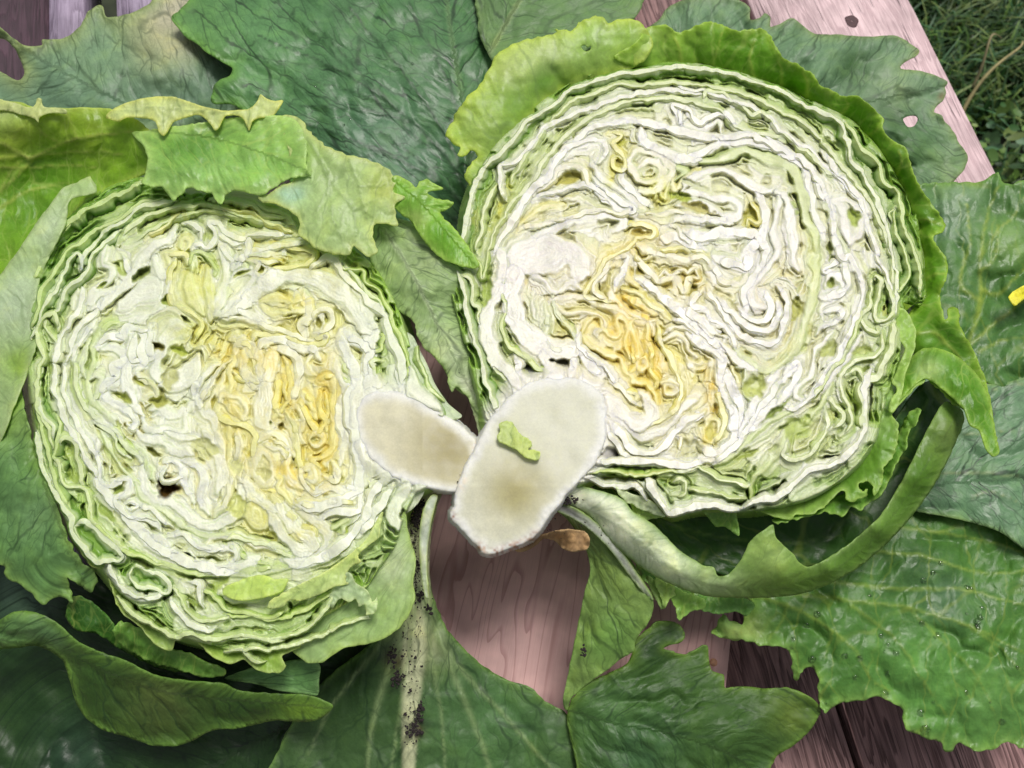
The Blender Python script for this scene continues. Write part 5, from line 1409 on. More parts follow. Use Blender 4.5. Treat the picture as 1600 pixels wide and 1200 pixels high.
# bright flap
build_leaf("leaf", "206,208,18 235,203,28 290,195,34 350,186,40 420,180,46 452,183,48 468,195,50 476,212,50 480,232,50 478,256,48 486,275,46 468,276,44 448,280,42 430,292,38 408,304,36 388,302,36 366,297,34 352,304,32 347,318,28 338,314,28 330,302,32 308,296,32 292,292,32 288,300,28 276,308,26 270,314,24 262,304,26 252,292,30 236,292,28 220,285,26 228,268,26 230,245,22 224,228,18",
           LH, ctrl="300,240,30 380,230,38 430,240,44 340,275,40 400,275,42 350,215,26 290,270,36", col=(136, 182, 88), edge=(186, 216, 130), edge_w=10, rib="250,205 330,215 400,235 470,262", rib_w=0, mat=M_TOP, teeth=(1.6, 13), wave=(8, 45), ruf=(3, 18),
           cols=[(440, 205, 45, (160, 200, 104)), (320, 285, 45, (164, 208, 120)), (420, 270, 40, (146, 194, 96)), (300, 220, 40, (100, 156, 54))], seed=7, spacing=3.4, label="bright green leaf flap with a frilled lower margin folded over the left head")
# pale underside flap
FLAP = build_leaf("leaf", "440,183,44 466,184,46 474,190,46 482,203,46 512,230,44 545,242,42 575,250,40 602,262,36 618,278,32 615,300,28 633,308,26 620,316,26 616,326,24 622,352,20 604,350,20 588,350,20 582,360,20 584,376,18 590,392,16 577,402,14 566,396,16 553,384,18 549,396,16 540,400,16 520,396,18 505,392,20 488,384,22 476,372,24 467,368,24 468,352,26 462,336,28 450,328,30 432,318,32 410,316,32 403,308,32 420,302,34 440,290,36 460,280,40",
           LH, ctrl="520,300,34 560,320,30 500,340,32 560,280,36 520,370,26 480,300,36", col=(188, 210, 146), edge=(206, 216, 140), edge_w=7, mat=M_PALE, teeth=(2.4, 20), wave=(7, 50), ruf=(3, 22),
           veins=[(3, .9, "480,215 500,250 515,290 520,340 540,390"), (2.6, .8, "500,250 530,300 552,330 556,380"), (2.4, .8, "545,250 560,290 570,330 575,350"), (2.2, .8, "515,290 500,320 482,345"), (2, .7, "552,330 580,315 600,310"), (2, .7, "560,290 590,290 610,282"), (2, .6, "520,340 500,360 495,380"), (1.8, .6, "530,300 520,315 515,330"), (1.6, .6, "570,330 590,345")],
           cols=[(455, 300, 24, (176, 208, 186)), (470, 240, 30, (172, 204, 110)), (600, 290, 30, (190, 206, 120))], seed=8, spacing=3.2, label="pale green leaf flap showing its veined underside, draped over the top of the left head")
build_leaf("leaf", "612,277,30 622,275,32 640,284,32 650,292,30 656,284,30 668,279,32 676,286,30 692,294,26 676,298,26 668,302,26 684,310,24 709,315,20 700,326,20 688,331,20 694,342,18 708,354,18 722,372,16 738,395,14 749,412,12 742,419,10 728,417,10 712,413,10 696,408,10 680,396,8 668,384,6 650,360,8 640,344,10 626,334,14 611,313,22",
           LH, ctrl="660,330,24 690,370,20 640,305,26 715,395,15", col=(128, 182, 60), edge=(172, 206, 96), edge_w=6, rib="620,285 660,320 700,365 740,412", rib_w=0, mat=M_TOP, teeth=(1.6, 14), wave=(3, 30), ruf=(3, 20), cols=[(650, 345, 18, (176, 206, 110)), (690, 365, 16, (102, 160, 40))], seed=9, spacing=3,
           label="bright green rolled leaf tip pointing at the right head")
build_leaf("leaf", "560,350,-20 600,345,-14 640,345,-8 672,380,-4 690,402,-2 712,415,-4 728,428,-8 745,440,-16 722,452,-20 735,462,-20 724,475,-24 735,500,-30 745,555,-34 752,600,-36 760,650,-36 742,640,-36 728,618,-34 712,604,-30 706,612,-32 700,600,-30 694,578,-26 676,556,-22 664,545,-20 650,522,-16 648,505,-16 630,490,-18 612,478,-20 600,450,-24 580,410,-26",
           LH, ctrl="640,420,-4 680,460,-2 700,520,-12 720,560,-20 670,500,-6", col=(156, 184, 120), edge=(170, 196, 120), edge_w=6, rib="600,360 640,420 680,500 720,580", rib_w=3, rib_col=(180, 200, 150), mat=M_UNDER, teeth=(2.2, 22), wave=(9, 36), ruf=(4, 26),
           cols=[(660, 400, 40, (150, 172, 116)), (700, 560, 40, (200, 214, 170)), (730, 610, 24, (214, 222, 190))], seed=10, spacing=3.4, label="pale veined leaf hanging into the gap between the two heads")
build_leaf("leaf", "700,460,-24 722,440,-20 732,470,-30 740,520,-34 752,570,-36 768,640,-36 776,690,-34 774,735,-30 764,742,-32 752,700,-36 742,655,-38 730,622,-40 712,606,-42 708,560,-40 716,520,-34", LH, col=(176, 204, 142), edge=(206, 216, 170), edge_w=5, mat=M_PALE, teeth=(2, 12), wave=(5, 30), seed=11, spacing=3.5,
           label="narrow pale leaf edge between the two stalks")
# left outer wrapper
build_leaf("leaf", "140,276,-26 118,286,-18 98,294,-10 78,320,-10 58,346,-12 36,380,-16 16,408,-22 -10,440,-30 -70,490,-50 -70,700,-70 -40,720,-60 0,690,-40 20,640,-26 36,600,-20 50,560,-20 58,530,-20 54,500,-20 58,460,-16 66,425,-14 88,380,-12 104,345,-12 110,312,-16 150,300,-30",
           LH, ctrl="30,480,-20 0,560,-34 60,380,-10", col=(176, 200, 140), edge=(190, 208, 150), edge_w=8, rib="0,700 30,560 60,420 110,300", rib_w=0, mat=M_PALE, teeth=(1, 16), wave=(5, 60), seed=12, spacing=4,
           cols=[(30, 470, 60, (200, 216, 186)), (80, 350, 40, (206, 220, 190)), (40, 570, 30, (150, 186, 70))], label="broad whitish green wrapper leaf down the left side of the left head")
build_leaf("leaf", "-70,540,-60 -20,560,-50 0,570,-46 20,576,-42 30,600,-36 40,650,-30 60,720,-30 84,780,-36 102,830,-42 122,870,-50 150,900,-60 140,925,-64 110,905,-66 104,900,-66 114,940,-80 92,933,-84 66,944,-90 52,930,-92 20,908,-90 5,896,-86 8,886,-80 -10,880,-84 -70,880,-90",
           LH, ctrl="20,680,-36 0,780,-50 60,860,-60 30,840,-60 40,740,-30", col=(100, 142, 80), edge=(134, 170, 84), edge_w=9, rib="60,560 50,650 70,760 110,860", rib_w=0, mat=M_UNDER, teeth=(3, 20), wave=(10, 50), ruf=(6, 30), seed=13, spacing=4,
           cols=[(20, 640, 50, (152, 186, 100)), (60, 800, 40, (112, 150, 96)), (70, 720, 26, (110, 160, 40))], label="green puckered wrapper leaf at the lower left of the left head")
build_leaf("leaf", "46,600,-28 58,640,-24 70,700,-24 84,750,-26 100,800,-30 118,845,-34 140,880,-36 160,890,-34 168,878,-30 170,905,-34 178,925,-36 184,945,-38 196,962,-40 214,975,-42 228,990,-44 242,1006,-46 256,1014,-46 268,1017,-46 274,1000,-42 290,994,-38 305,1000,-40 320,1014,-42 340,1030,-44 362,1037,-44 380,1030,-42 392,1040,-44 410,1050,-46 436,1052,-46 446,1040,-44 440,1024,-42 470,1010,-44 440,990,-60 380,1000,-66 300,985,-66 240,965,-64 190,930,-60 150,870,-60 110,800,-56 80,720,-50 56,650,-44",
           LH, col=(150, 184, 78), edge=(184, 204, 120), edge_w=5, mat=M_TOP, teeth=(1.6, 20), wave=(5, 26), ruf=(3, 22), seed=14, spacing=3, cols=[(140, 860, 40, (136, 164, 56)), (250, 1000, 40, (164, 196, 104)), (60, 660, 60, (112, 160, 44))],
           label="wavy yellow green wrapper leaf under the bottom rim of the left head")
build_leaf("leaf", "560,900,-30 600,860,-20 622,820,-14 632,800,-12 640,840,-14 650,870,-16 646,910,-20 648,935,-24 636,965,-30 612,990,-38 580,1005,-46 540,1012,-50 512,1030,-54 500,1036,-56 478,1034,-56 450,1010,-54 440,980,-50 500,960,-40",
           LH, ctrl="600,940,-34 560,970,-44 620,880,-20", col=(176, 204, 136), edge=(184, 208, 120), edge_w=7, grain=(660, 830), mat=M_PALE, teeth=(1.2, 30), wave=(4, 36), seed=15, spacing=3.5,
           veins=[(2.5, .7, "650,850 610,930 560,980 500,1010"), (2.2, .6, "645,840 590,930 520,980 470,1000"), (2.2, .6, "650,870 635,930 600,975")], cols=[(620, 880, 50, (204, 218, 176))], label="pale fan veined leaf at the lower right of the left head")
build_leaf("leaf", "418,950,2 424,938,6 452,922,10 480,908,12 510,892,12 540,872,12 560,855,10 575,838,8 588,815,6 598,800,4 594,830,4 590,842,4 572,855,4 560,868,4 566,878,2 548,886,2 540,905,0 545,912,0 520,918,2 505,926,2 476,938,2 452,938,2 444,948,0 425,952,0", LH, col=(206, 222, 150), edge=(222, 230, 160), edge_w=4, mat=M_PALE, teeth=(1.4, 12), wave=(3, 24), ruf=(2, 16), seed=16, spacing=2.6,
           rib="590,805 540,875 480,915 420,948", rib_w=0, label="pale torn leaf strip lying across the bottom of the left head")
build_leaf("leaf", "350,918,0 380,905,4 410,898,6 430,905,8 450,905,8 440,925,4 410,934,0 380,938,-2 360,935,-4 348,928,-4", LH, col=(196, 216, 122), edge=(212, 226, 140), edge_w=4, mat=M_PALE, teeth=(1, 12), wave=(3, 20), seed=17, spacing=2.8, label="small yellow green leaf piece left of the torn strip")
build_leaf("leaf", "520,918,-8 535,905,-2 545,895,0 560,915,-2 575,925,-4 582,940,-8 590,932,-8 588,955,-10 572,962,-12 570,945,-12 560,948,-12 555,935,-12 545,940,-12 530,936,-12 518,950,-14 512,942,-12", LH, col=(200, 218, 176), edge=(214, 226, 180), edge_w=3, mat=M_PALE, teeth=(2.4, 9), wave=(4, 14), ruf=(3, 10), seed=18, spacing=2.4, label="small spiky torn leaf shred near the lower right of the left head")
# dark rolled leaf below
ROLL = build_leaf("leaf", "-70,990,-110 -20,980,-100 0,968,-96 22,956,-92 46,955,-92 70,962,-94 96,980,-96 125,1005,-98 160,1020,-100 200,1034,-100 235,1052,-100 275,1062,-100 320,1066,-100 345,1068,-100 380,1080,-104 430,1084,-106 480,1086,-106 505,1094,-108 520,1104,-112 508,1118,-124 492,1126,-130 470,1128,-134 430,1126,-140 400,1132,-150 370,1138,-156 330,1142,-160 300,1158,-168 270,1166,-172 235,1164,-176 200,1152,-176 160,1140,-176 132,1120,-170 118,1095,-160 108,1062,-150 96,1030,-144 60,1010,-140 30,1012,-134 0,1016,-128 -70,1040,-128",
           LH, ctrl="200,1090,-140 300,1110,-136 400,1108,-124 60,985,-96 150,1050,-120 20,990,-104", col=(56, 88, 32), edge=(108, 146, 58), edge_w=9, rib="0,1000 100,1020 250,1080 500,1105", rib_w=0, mat=M_UNDER, teeth=(1, 30), wave=(5, 60), ruf=(3, 50), seed=19, spacing=4.2, folds=(-200, 960, 22, 8),
           cols=[(60, 975, 50, (104, 140, 92)), (250, 1090, 60, (84, 104, 48)), (480, 1105, 40, (110, 144, 44)), (20, 1000, 40, (104, 144, 80))], label="long rolled dark green leaf along the bottom left")
build_leaf("leaf", "404,1040,-110 440,1034,-100 470,1030,-94 492,1032,-92 500,1042,-94 498,1062,-98 496,1086,-106 470,1084,-112 430,1078,-118 395,1068,-124 350,1060,-130", LH, col=(104, 150, 84), edge=(132, 172, 104), edge_w=6, mat=M_UNDER, teeth=(0.8, 20), wave=(3, 40), grain=(300, 1060), seed=20, spacing=3.5, label="small fresh green leaf end between the left head and the rolled leaf")
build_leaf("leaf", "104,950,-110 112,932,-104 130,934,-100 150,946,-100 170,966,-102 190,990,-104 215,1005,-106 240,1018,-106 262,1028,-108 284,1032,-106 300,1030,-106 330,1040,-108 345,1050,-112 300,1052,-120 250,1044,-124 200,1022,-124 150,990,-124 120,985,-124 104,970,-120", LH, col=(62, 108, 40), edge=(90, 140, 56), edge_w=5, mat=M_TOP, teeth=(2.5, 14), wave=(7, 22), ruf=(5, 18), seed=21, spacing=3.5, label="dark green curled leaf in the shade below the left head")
build_leaf("leaf", "175,985,-70 190,972,-64 210,978,-66 232,992,-74 252,1010,-80 280,1016,-80 300,1022,-80 318,1034,-84 352,1045,-84 350,1056,-92 310,1056,-98 280,1046,-100 250,1040,-104 220,1026,-104 190,1010,-100", LH, col=(100, 148, 58), edge=(140, 184, 84), edge_w=4, mat=M_TOP, teeth=(2.5, 12), wave=(6, 18), ruf=(5, 14), seed=41, spacing=3, label="small frilly green leaf curl under the bottom of the left head")
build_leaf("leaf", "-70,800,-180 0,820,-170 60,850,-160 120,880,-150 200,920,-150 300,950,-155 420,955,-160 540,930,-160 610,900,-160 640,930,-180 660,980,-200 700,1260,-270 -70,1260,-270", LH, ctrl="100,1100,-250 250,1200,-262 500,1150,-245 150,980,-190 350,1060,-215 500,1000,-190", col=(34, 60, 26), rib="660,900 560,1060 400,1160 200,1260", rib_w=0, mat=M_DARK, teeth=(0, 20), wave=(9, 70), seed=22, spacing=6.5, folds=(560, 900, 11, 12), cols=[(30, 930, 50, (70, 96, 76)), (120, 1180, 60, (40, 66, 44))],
           label="broad dark green leaf filling the bottom left corner, with shade painted into its colour")  # shade over the bottom corner is put into this dark green
# big leaf with the dirty white midrib
BIGM = build_leaf("leaf", "664,768,-60 690,768,-64 684,790,-74 676,820,-92 672,860,-110 672,905,-130 678,935,-140 688,960,-150 700,985,-160 718,1005,-170 742,1030,-180 770,1050,-190 800,1066,-198 822,1070,-202 836,1080,-206 852,1096,-210 876,1108,-214 888,1120,-216 896,1150,-220 915,1200,-226 940,1270,-240 420,1270,-240 440,1160,-220 500,1070,-190 560,1020,-160 610,980,-130 640,930,-110 634,880,-96 634,830,-80 648,795,-66",
           LH, ctrl="650,1000,-140 645,1100,-170 640,1200,-195 560,1100,-190 760,1120,-200 800,1200,-220 690,1100,-180", col=(72, 104, 56), edge=(112, 148, 72), edge_w=5, mat=M_UNDER, teeth=(1, 24), wave=(6, 60), ruf=(3, 50),
           rib="668,768 655,850 652,930 648,1000 642,1100 636,1270", rib_w=24, rib_col=(196, 200, 160), grain=(662, 800), seed=23, spacing=4.2, folds=(662, 770, 11, 12),
           veins=[(9, .8, "660,900 680,980 720,1080 760,1180 780,1260"), (7, .8, "655,920 700,1020 790,1120 860,1200"), (8, .8, "650,940 610,1040 580,1140 570,1260"), (6, .7, "650,920 590,1010 520,1100 480,1180"), (5, .7, "662,900 670,1000 690,1120 700,1260"), (5, .7, "650,950 630,1080 615,1180 610,1260")], vein_c=(150, 172, 116),
           cols=[(540, 1080, 90, (44, 72, 32)), (760, 1130, 90, (78, 118, 64)), (655, 1010, 40, (150, 160, 116)), (660, 860, 28, (190, 180, 140)), (646, 800, 9, (92, 74, 50)), (648, 850, 8, (140, 120, 84)), (616, 1030, 14, (96, 84, 56)), (648, 1140, 13, (80, 66, 48)), (655, 935, 8, (120, 96, 66))], label="large green leaf with a soil specked white midrib running down the middle")
# white cut rib beside it
build_leaf("leaf_rib", "664,790,-20 674,774,-16 684,775,-18 680,790,-22 674,815,-30 669,850,-40 667,885,-50 668,915,-56 670,936,-62 664,932,-62 658,900,-56 655,860,-44 656,825,-34", LH, col=(226, 232, 226), edge=(190, 206, 140), edge_w=2.5, mat=M_PALE, teeth=(0, 9), wave=(1, 30), seed=24, spacing=2.6, thick=5, label="narrow white cut leaf rib beside the dirty midrib")
build_leaf("leaf_rib", "576,742,-10 610,744,-6 640,752,-6 664,758,-8 660,775,-14 648,792,-18 632,806,-20 624,830,-20 618,860,-22 604,850,-18 600,800,-14 585,790,-10", LH, col=(224, 230, 212), edge=(230, 234, 220), edge_w=3, mat=M_PALE, teeth=(0.6, 14), wave=(3, 20), grain=(660, 740), seed=25, spacing=2.8, label="white leaf bases fanning down from the left stalk")
build_leaf("leaf_rib", "630,520,-20 645,525,-18 655,545,-20 668,570,-24 680,600,-22 700,630,-18 722,650,-14 700,655,-10 670,640,-8 640,612,-8 634,570,-14", LH, col=(214, 224, 200), mat=M_PALE, teeth=(0, 9), wave=(3, 30), rib="640,520 660,580 700,640", rib_w=0, seed=26, spacing=3, label="white leaf bases above the left stalk")

# ------------------------------------------------------------------ leaves of the right half
build_leaf("leaf", "698,212,-6 706,190,0 716,170,6 730,152,10 745,138,14 752,128,16 764,108,18 776,86,20 800,70,22 830,60,24 848,57,26 872,50,26 868,46,26 892,48,28 905,36,30 920,28,32 934,24,32 946,32,32 950,38,30 962,30,30 990,30,28 1005,40,24 1020,70,14 1000,100,0 960,116,-14 910,128,-18 868,150,-20 830,186,-22 800,220,-24 776,250,-26 758,272,-28 745,288,-28 733,290,-24 725,272,-20 738,252,-18 746,244,-16 735,236,-14 728,244,-16 714,242,-12 720,230,-8 709,226,-8",
           RH, ctrl="760,180,10 820,120,16 880,90,16 780,220,-10 860,130,-4 930,70,22", col=(160, 194, 92), edge=(200, 218, 100), edge_w=12, mat=M_PALE, teeth=(2.4, 16), wave=(6, 40), ruf=(4, 26), grain=(900, 400),
           cols=[(800, 90, 50, (200, 216, 130)), (850, 95, 50, (206, 220, 150)), (870, 145, 50, (106, 158, 44)), (820, 180, 40, (126, 172, 60)), (750, 190, 40, (178, 204, 110)), (930, 50, 40, (176, 208, 110))], holes=("908,73 914,70 917,74 923,72 922,78 914,80",), seed=31, spacing=3.6, folds=(950, 420, 13, 7),
           label="pale yellow green frilled leaf standing over the top left of the right head")
build_leaf("leaf", "960,90,4 990,70,12 1010,45,22 1040,38,24 1060,50,20 1085,42,24 1105,33,26 1125,38,26 1150,48,24 1175,46,24 1192,44,24 1205,58,22 1212,72,20 1224,90,18 1245,100,18 1268,115,18 1284,136,16 1300,140,16 1315,150,14 1338,150,12 1352,160,10 1372,176,8 1380,186,10 1380,205,8 1400,222,6 1416,232,4 1424,262,0 1436,290,-4 1450,310,-8 1470,338,-12 1477,352,-12 1472,362,-14 1458,368,-14 1462,380,-14 1478,405,-14 1480,430,-16 1472,448,-18 1468,465,-18 1474,490,-14 1476,500,-12 1482,496,-12 1480,484,-12 1488,480,-12 1498,486,-14 1500,510,-18 1520,545,-22 1535,580,-24 1544,610,-24 1550,640,-24 1556,680,-22 1561,706,-20 1550,712,-20 1540,700,-24 1535,675,-28 1518,655,-30 1505,638,-32 1488,630,-34 1470,610,-36 1448,592,-40 1430,560,-44 1418,500,-44 1438,460,-46 1440,390,-44 1425,330,-40 1400,280,-40 1370,235,-40 1320,190,-38 1250,150,-36 1180,125,-34 1110,108,-30 1050,102,-26 1000,106,-20",
           RH, ctrl="1100,75,4 1200,105,-4 1300,170,-10 1380,240,-16 1430,330,-26 1455,430,-30 1480,540,-34 1510,600,-34 1530,640,-30", col=(104, 158, 30), edge=(160, 194, 70), edge_w=7, mat=M_TOP, teeth=(1.8, 12), wave=(6, 36), ruf=(5, 24), grain=(1080, 480),
           veins=[(4, .9, "1065,100 1062,75 1050,50"), (4, .9, "1180,125 1172,95 1180,60"), (4.5, .9, "1262,150 1262,130 1256,112"), (4, .9, "1310,185 1325,165 1322,155"), (3.5, .9, "1395,280 1410,255 1405,235"), (4, .9, "1430,345 1450,345 1470,350"), (3.5, .8, "1440,440 1460,430 1478,425"), (4, .8, "1430,520 1460,520 1500,560 1540,620"), (3, .8, "1110,108 1120,80 1130,50"), (3, .8, "1220,135 1222,112 1215,90"), (3, .8, "1350,215 1370,205 1375,190")], vein_c=(180, 196, 90),
           cols=[(1060, 70, 50, (136, 178, 60)), (1460, 560, 40, (110, 160, 50)), (1500, 520, 40, (84, 140, 30)), (1400, 260, 60, (90, 142, 30)), (1000, 70, 40, (160, 196, 90))], seed=32, spacing=3.6, folds=(1075, 460, 11, 9),
           label="long bright green wrapper leaf curling round the whole right side of the right head")
build_leaf("leaf", "1000,60,-150 1030,30,-140 1040,15,-135 1062,2,-130 1110,-6,-130 1145,-4,-130 1170,10,-130 1172,30,-132 1186,28,-128 1195,20,-126 1204,28,-128 1204,42,-130 1220,36,-124 1238,28,-120 1255,40,-120 1275,53,-120 1310,54,-120 1360,57,-122 1395,55,-124 1412,62,-124 1428,72,-124 1437,80,-124 1430,88,-126 1412,98,-128 1408,107,-130 1440,111,-128 1462,118,-128 1480,128,-128 1476,136,-130 1478,146,-132 1474,156,-134 1464,165,-138 1460,175,-140 1470,180,-140 1478,192,-144 1490,205,-146 1500,225,-150 1512,242,-154 1508,262,-158 1498,275,-160 1486,286,-162 1465,292,-162 1430,300,-160 1380,320,-160 1200,200,-150 1050,100,-150",
           RH, ctrl="1300,100,-112 1400,140,-122 1300,80,-108 1380,200,-130 1440,220,-138 1350,110,-130 1430,165,-140 1250,70,-112", col=(116, 150, 112), edge=(132, 156, 100), edge_w=6, rib="1200,240 1280,180 1400,150 1470,135", rib_w=0, mat=M_UNDER, teeth=(1, 22), wave=(10, 46), ruf=(5, 36),
           cols=[(1330, 112, 30, (72, 108, 62)), (1390, 180, 40, (70, 104, 62)), (1400, 130, 40, (140, 166, 124)), (1430, 230, 40, (80, 118, 66)), (1474, 152, 7, (124, 74, 60)), (1434, 81, 6, (110, 70, 50)), (1480, 262, 30, (128, 160, 100))], holes=("1411,186 1420,181 1432,181 1434,188 1428,197 1418,198",), seed=33, spacing=4, folds=(1150, 230, 11, 14),
           label="bluish green lobed leaf with a hole at the upper right")
build_leaf("leaf", "1420,300,-150 1440,288,-146 1470,286,-142 1500,284,-140 1530,285,-136 1545,276,-132 1560,268,-130 1563,280,-132 1580,288,-132 1600,280,-130 1670,275,-130 1670,700,-150 1600,640,-150 1560,610,-150 1520,580,-150 1470,540,-160 1440,420,-160",
           RH, ctrl="1500,400,-150 1560,400,-150 1540,480,-160 1600,450,-140 1580,350,-140", col=(70, 112, 52), edge=(110, 150, 70), edge_w=6, mat=M_DARKY, teeth=(2, 16), wave=(11, 44), ruf=(4, 26),
           veins=[(5, .9, "1500,570 1530,480 1532,400 1545,330 1560,290"), (4, .9, "1532,450 1560,460 1590,430 1600,420"), (4, .9, "1531,470 1500,440 1515,380 1510,320"), (4, .9, "1515,540 1560,500 1600,470 1640,450"), (3, .8, "1532,400 1560,360 1590,330 1600,310"), (3, .8, "1532,425 1555,400 1560,350"), (3, .8, "1530,550 1570,530 1610,530")], vein_c=(150, 168, 70),
           cols=[(1490, 310, 40, (120, 150, 110)), (1580, 380, 40, (110, 148, 70)), (1460, 350, 30, (110, 140, 110))], seed=34, spacing=4.2, folds=(1440, 600, 7, 16), label="dark green leaf with yellow veins at the right edge")
build_leaf("leaf", "1400,600,-170 1460,580,-160 1540,600,-150 1600,590,-150 1670,560,-150 1670,900,-165 1600,858,-160 1560,830,-158 1500,812,-158 1440,800,-165 1390,790,-180 1380,700,-180", RH, ctrl="1500,700,-158 1580,720,-150 1560,640,-150", col=(98, 134, 96), edge=(120, 150, 90), edge_w=5, rib="1370,800 1460,760 1560,750 1670,760", rib_w=0, mat=M_DARK, teeth=(0.6, 30), wave=(6, 60),
           veins=[(3, .8, "1400,690 1500,680 1600,670"), (3, .8, "1400,750 1500,738 1600,745"), (2.5, .8, "1520,775 1545,768 1570,775 1600,790"), (3, .7, "1400,650 1500,620 1600,600")], vein_c=(150, 160, 110), seed=35, spacing=5, folds=(1250, 760, 14, 9), label="greyish green leaf at the right edge below the bright wrapper")
LOWR = build_leaf("leaf", "1000,870,-180 1100,840,-180 1300,760,-190 1400,770,-190 1480,790,-186 1560,815,-180 1670,860,-180 1670,1190,-210 1630,1180,-208 1600,1168,-206 1575,1160,-206 1545,1172,-208 1520,1172,-208 1500,1160,-206 1490,1172,-208 1478,1174,-208 1470,1160,-206 1440,1150,-204 1420,1140,-202 1410,1120,-200 1412,1108,-200 1400,1100,-198 1370,1088,-196 1350,1094,-196 1325,1096,-198 1305,1102,-198 1290,1114,-200 1282,1100,-200 1278,1060,-198 1272,1046,-196 1255,1046,-196 1245,1062,-200 1238,1050,-198 1238,1030,-196 1225,1012,-194 1190,1008,-192 1165,1002,-190 1140,1000,-188 1112,990,-184 1120,975,-182 1128,960,-180 1140,968,-180 1160,975,-182 1165,960,-182 1175,945,-184 1160,930,-186 1100,930,-190 1040,930,-190 1000,900,-184",
           RH, ctrl="1200,920,-184 1400,900,-170 1400,960,-168 1500,1000,-170 1300,1020,-178 1500,1090,-186 1600,950,-170 1600,1080,-184 1300,860,-182 1450,850,-176 1550,900,-184", col=(70, 114, 46), edge=(124, 164, 78), edge_w=8, mat=M_DARKY, teeth=(3, 20), wave=(8, 50), ruf=(9, 26),
           veins=[(5, .9, "1060,880 1200,880 1330,862 1440,868 1530,895 1600,892 1670,890"), (5, .9, "1100,900 1250,905 1400,920 1500,920 1560,935 1670,960"), (4.5, .8, "1150,915 1300,935 1420,950 1520,980 1600,1020 1670,1050"), (4, .8, "1340,820 1440,828 1560,850 1670,890"), (4, .8, "1180,930 1260,960 1330,1010 1360,1060 1390,1080"), (3.5, .7, "1330,945 1400,1000 1440,1060 1480,1120"), (3, .7, "1420,950 1480,1010 1530,1060 1560,1130"), (3, .7, "1230,945 1220,975 1200,1000"), (3, .7, "1300,985 1290,1030"), (3, .7, "1500,970 1560,1010 1620,1080")], vein_c=(132, 156, 66),
           cols=[(1420, 890, 60, (60, 96, 48)), (1250, 940, 60, (76, 118, 50)), (1160, 990, 30, (172, 196, 110)), (1450, 1060, 90, (88, 138, 62)), (1560, 1100, 70, (92, 138, 66)), (1480, 940, 40, (74, 108, 70))], seed=36, spacing=3.9, folds=(940, 850, 14, 16),
           label="big dark green leaf with branching yellow veins filling the lower right corner")
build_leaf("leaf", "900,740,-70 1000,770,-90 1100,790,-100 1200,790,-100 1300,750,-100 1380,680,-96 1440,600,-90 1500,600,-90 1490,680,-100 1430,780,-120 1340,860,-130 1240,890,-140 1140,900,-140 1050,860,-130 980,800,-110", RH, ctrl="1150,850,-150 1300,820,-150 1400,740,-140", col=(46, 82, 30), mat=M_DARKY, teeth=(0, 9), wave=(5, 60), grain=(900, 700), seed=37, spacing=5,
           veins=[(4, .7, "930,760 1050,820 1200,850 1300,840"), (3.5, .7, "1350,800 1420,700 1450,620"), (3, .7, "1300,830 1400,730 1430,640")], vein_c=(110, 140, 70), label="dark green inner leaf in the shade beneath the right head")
build_leaf("leaf", "858,762,-22 880,752,-16 920,762,-16 955,772,-18 975,782,-22 990,800,-26 1010,812,-30 1024,822,-34 1040,838,-40 1060,858,-44 1080,872,-48 1100,884,-50 1115,886,-50 1122,900,-48 1138,898,-44 1150,885,-36 1160,872,-30 1168,852,-24 1180,838,-18 1194,828,-14 1208,820,-12 1212,838,-16 1224,852,-22 1240,866,-30 1250,880,-38 1262,886,-44 1275,882,-48 1300,868,-50 1340,840,-50 1380,800,-50 1410,750,-48 1430,710,-46 1452,665,-44 1475,628,-40 1490,632,-42 1504,642,-46 1506,660,-52 1490,700,-66 1465,750,-78 1430,800,-86 1390,845,-90 1340,888,-94 1290,915,-96 1250,928,-96 1200,934,-94 1150,934,-92 1110,932,-90 1070,922,-86 1030,904,-80 1000,885,-74 975,865,-66 950,840,-56 925,812,-46 895,792,-36 866,780,-28",
           RH, ctrl="940,790,-10 1000,842,-26 1060,892,-40 1130,912,-46 1180,880,-32 1230,905,-46 1300,890,-50 1380,825,-44 1435,745,-40 1478,672,-36", col=(122, 162, 66), edge=(150, 182, 100), edge_w=5, mat=M_PALE, teeth=(0.8, 20), wave=(3, 60), ruf=(3, 16), veins=[(2.6, .6, "900,785 980,830 1050,885 1120,915 1220,922"), (2.2, .6, "960,800 1040,865 1120,900 1200,900"), (2.2, .7, "1230,900 1320,860 1400,770 1470,660"), (2.6, .6, "1200,925 1310,885 1410,800 1480,690"), (1.8, .5, "1160,890 1180,860 1195,835"), (1.8, .5, "1180,900 1200,870 1208,845")], rib="870,770 960,820 1040,890 1120,915 1220,915 1320,880 1400,800 1470,690", rib_w=0,
           cols=[(900, 775, 75, (250, 250, 244)), (970, 820, 65, (246, 248, 238)), (1050, 885, 60, (234, 240, 220)), (1110, 905, 45, (196, 216, 160)), (1200, 860, 40, (176, 202, 118)), (1420, 760, 60, (96, 140, 46)), (1340, 860, 50, (104, 148, 58)), (1480, 680, 30, (134, 160, 84))], seed=38, spacing=3.6,
           label="long rolled leaf with a white base sweeping under the right head")
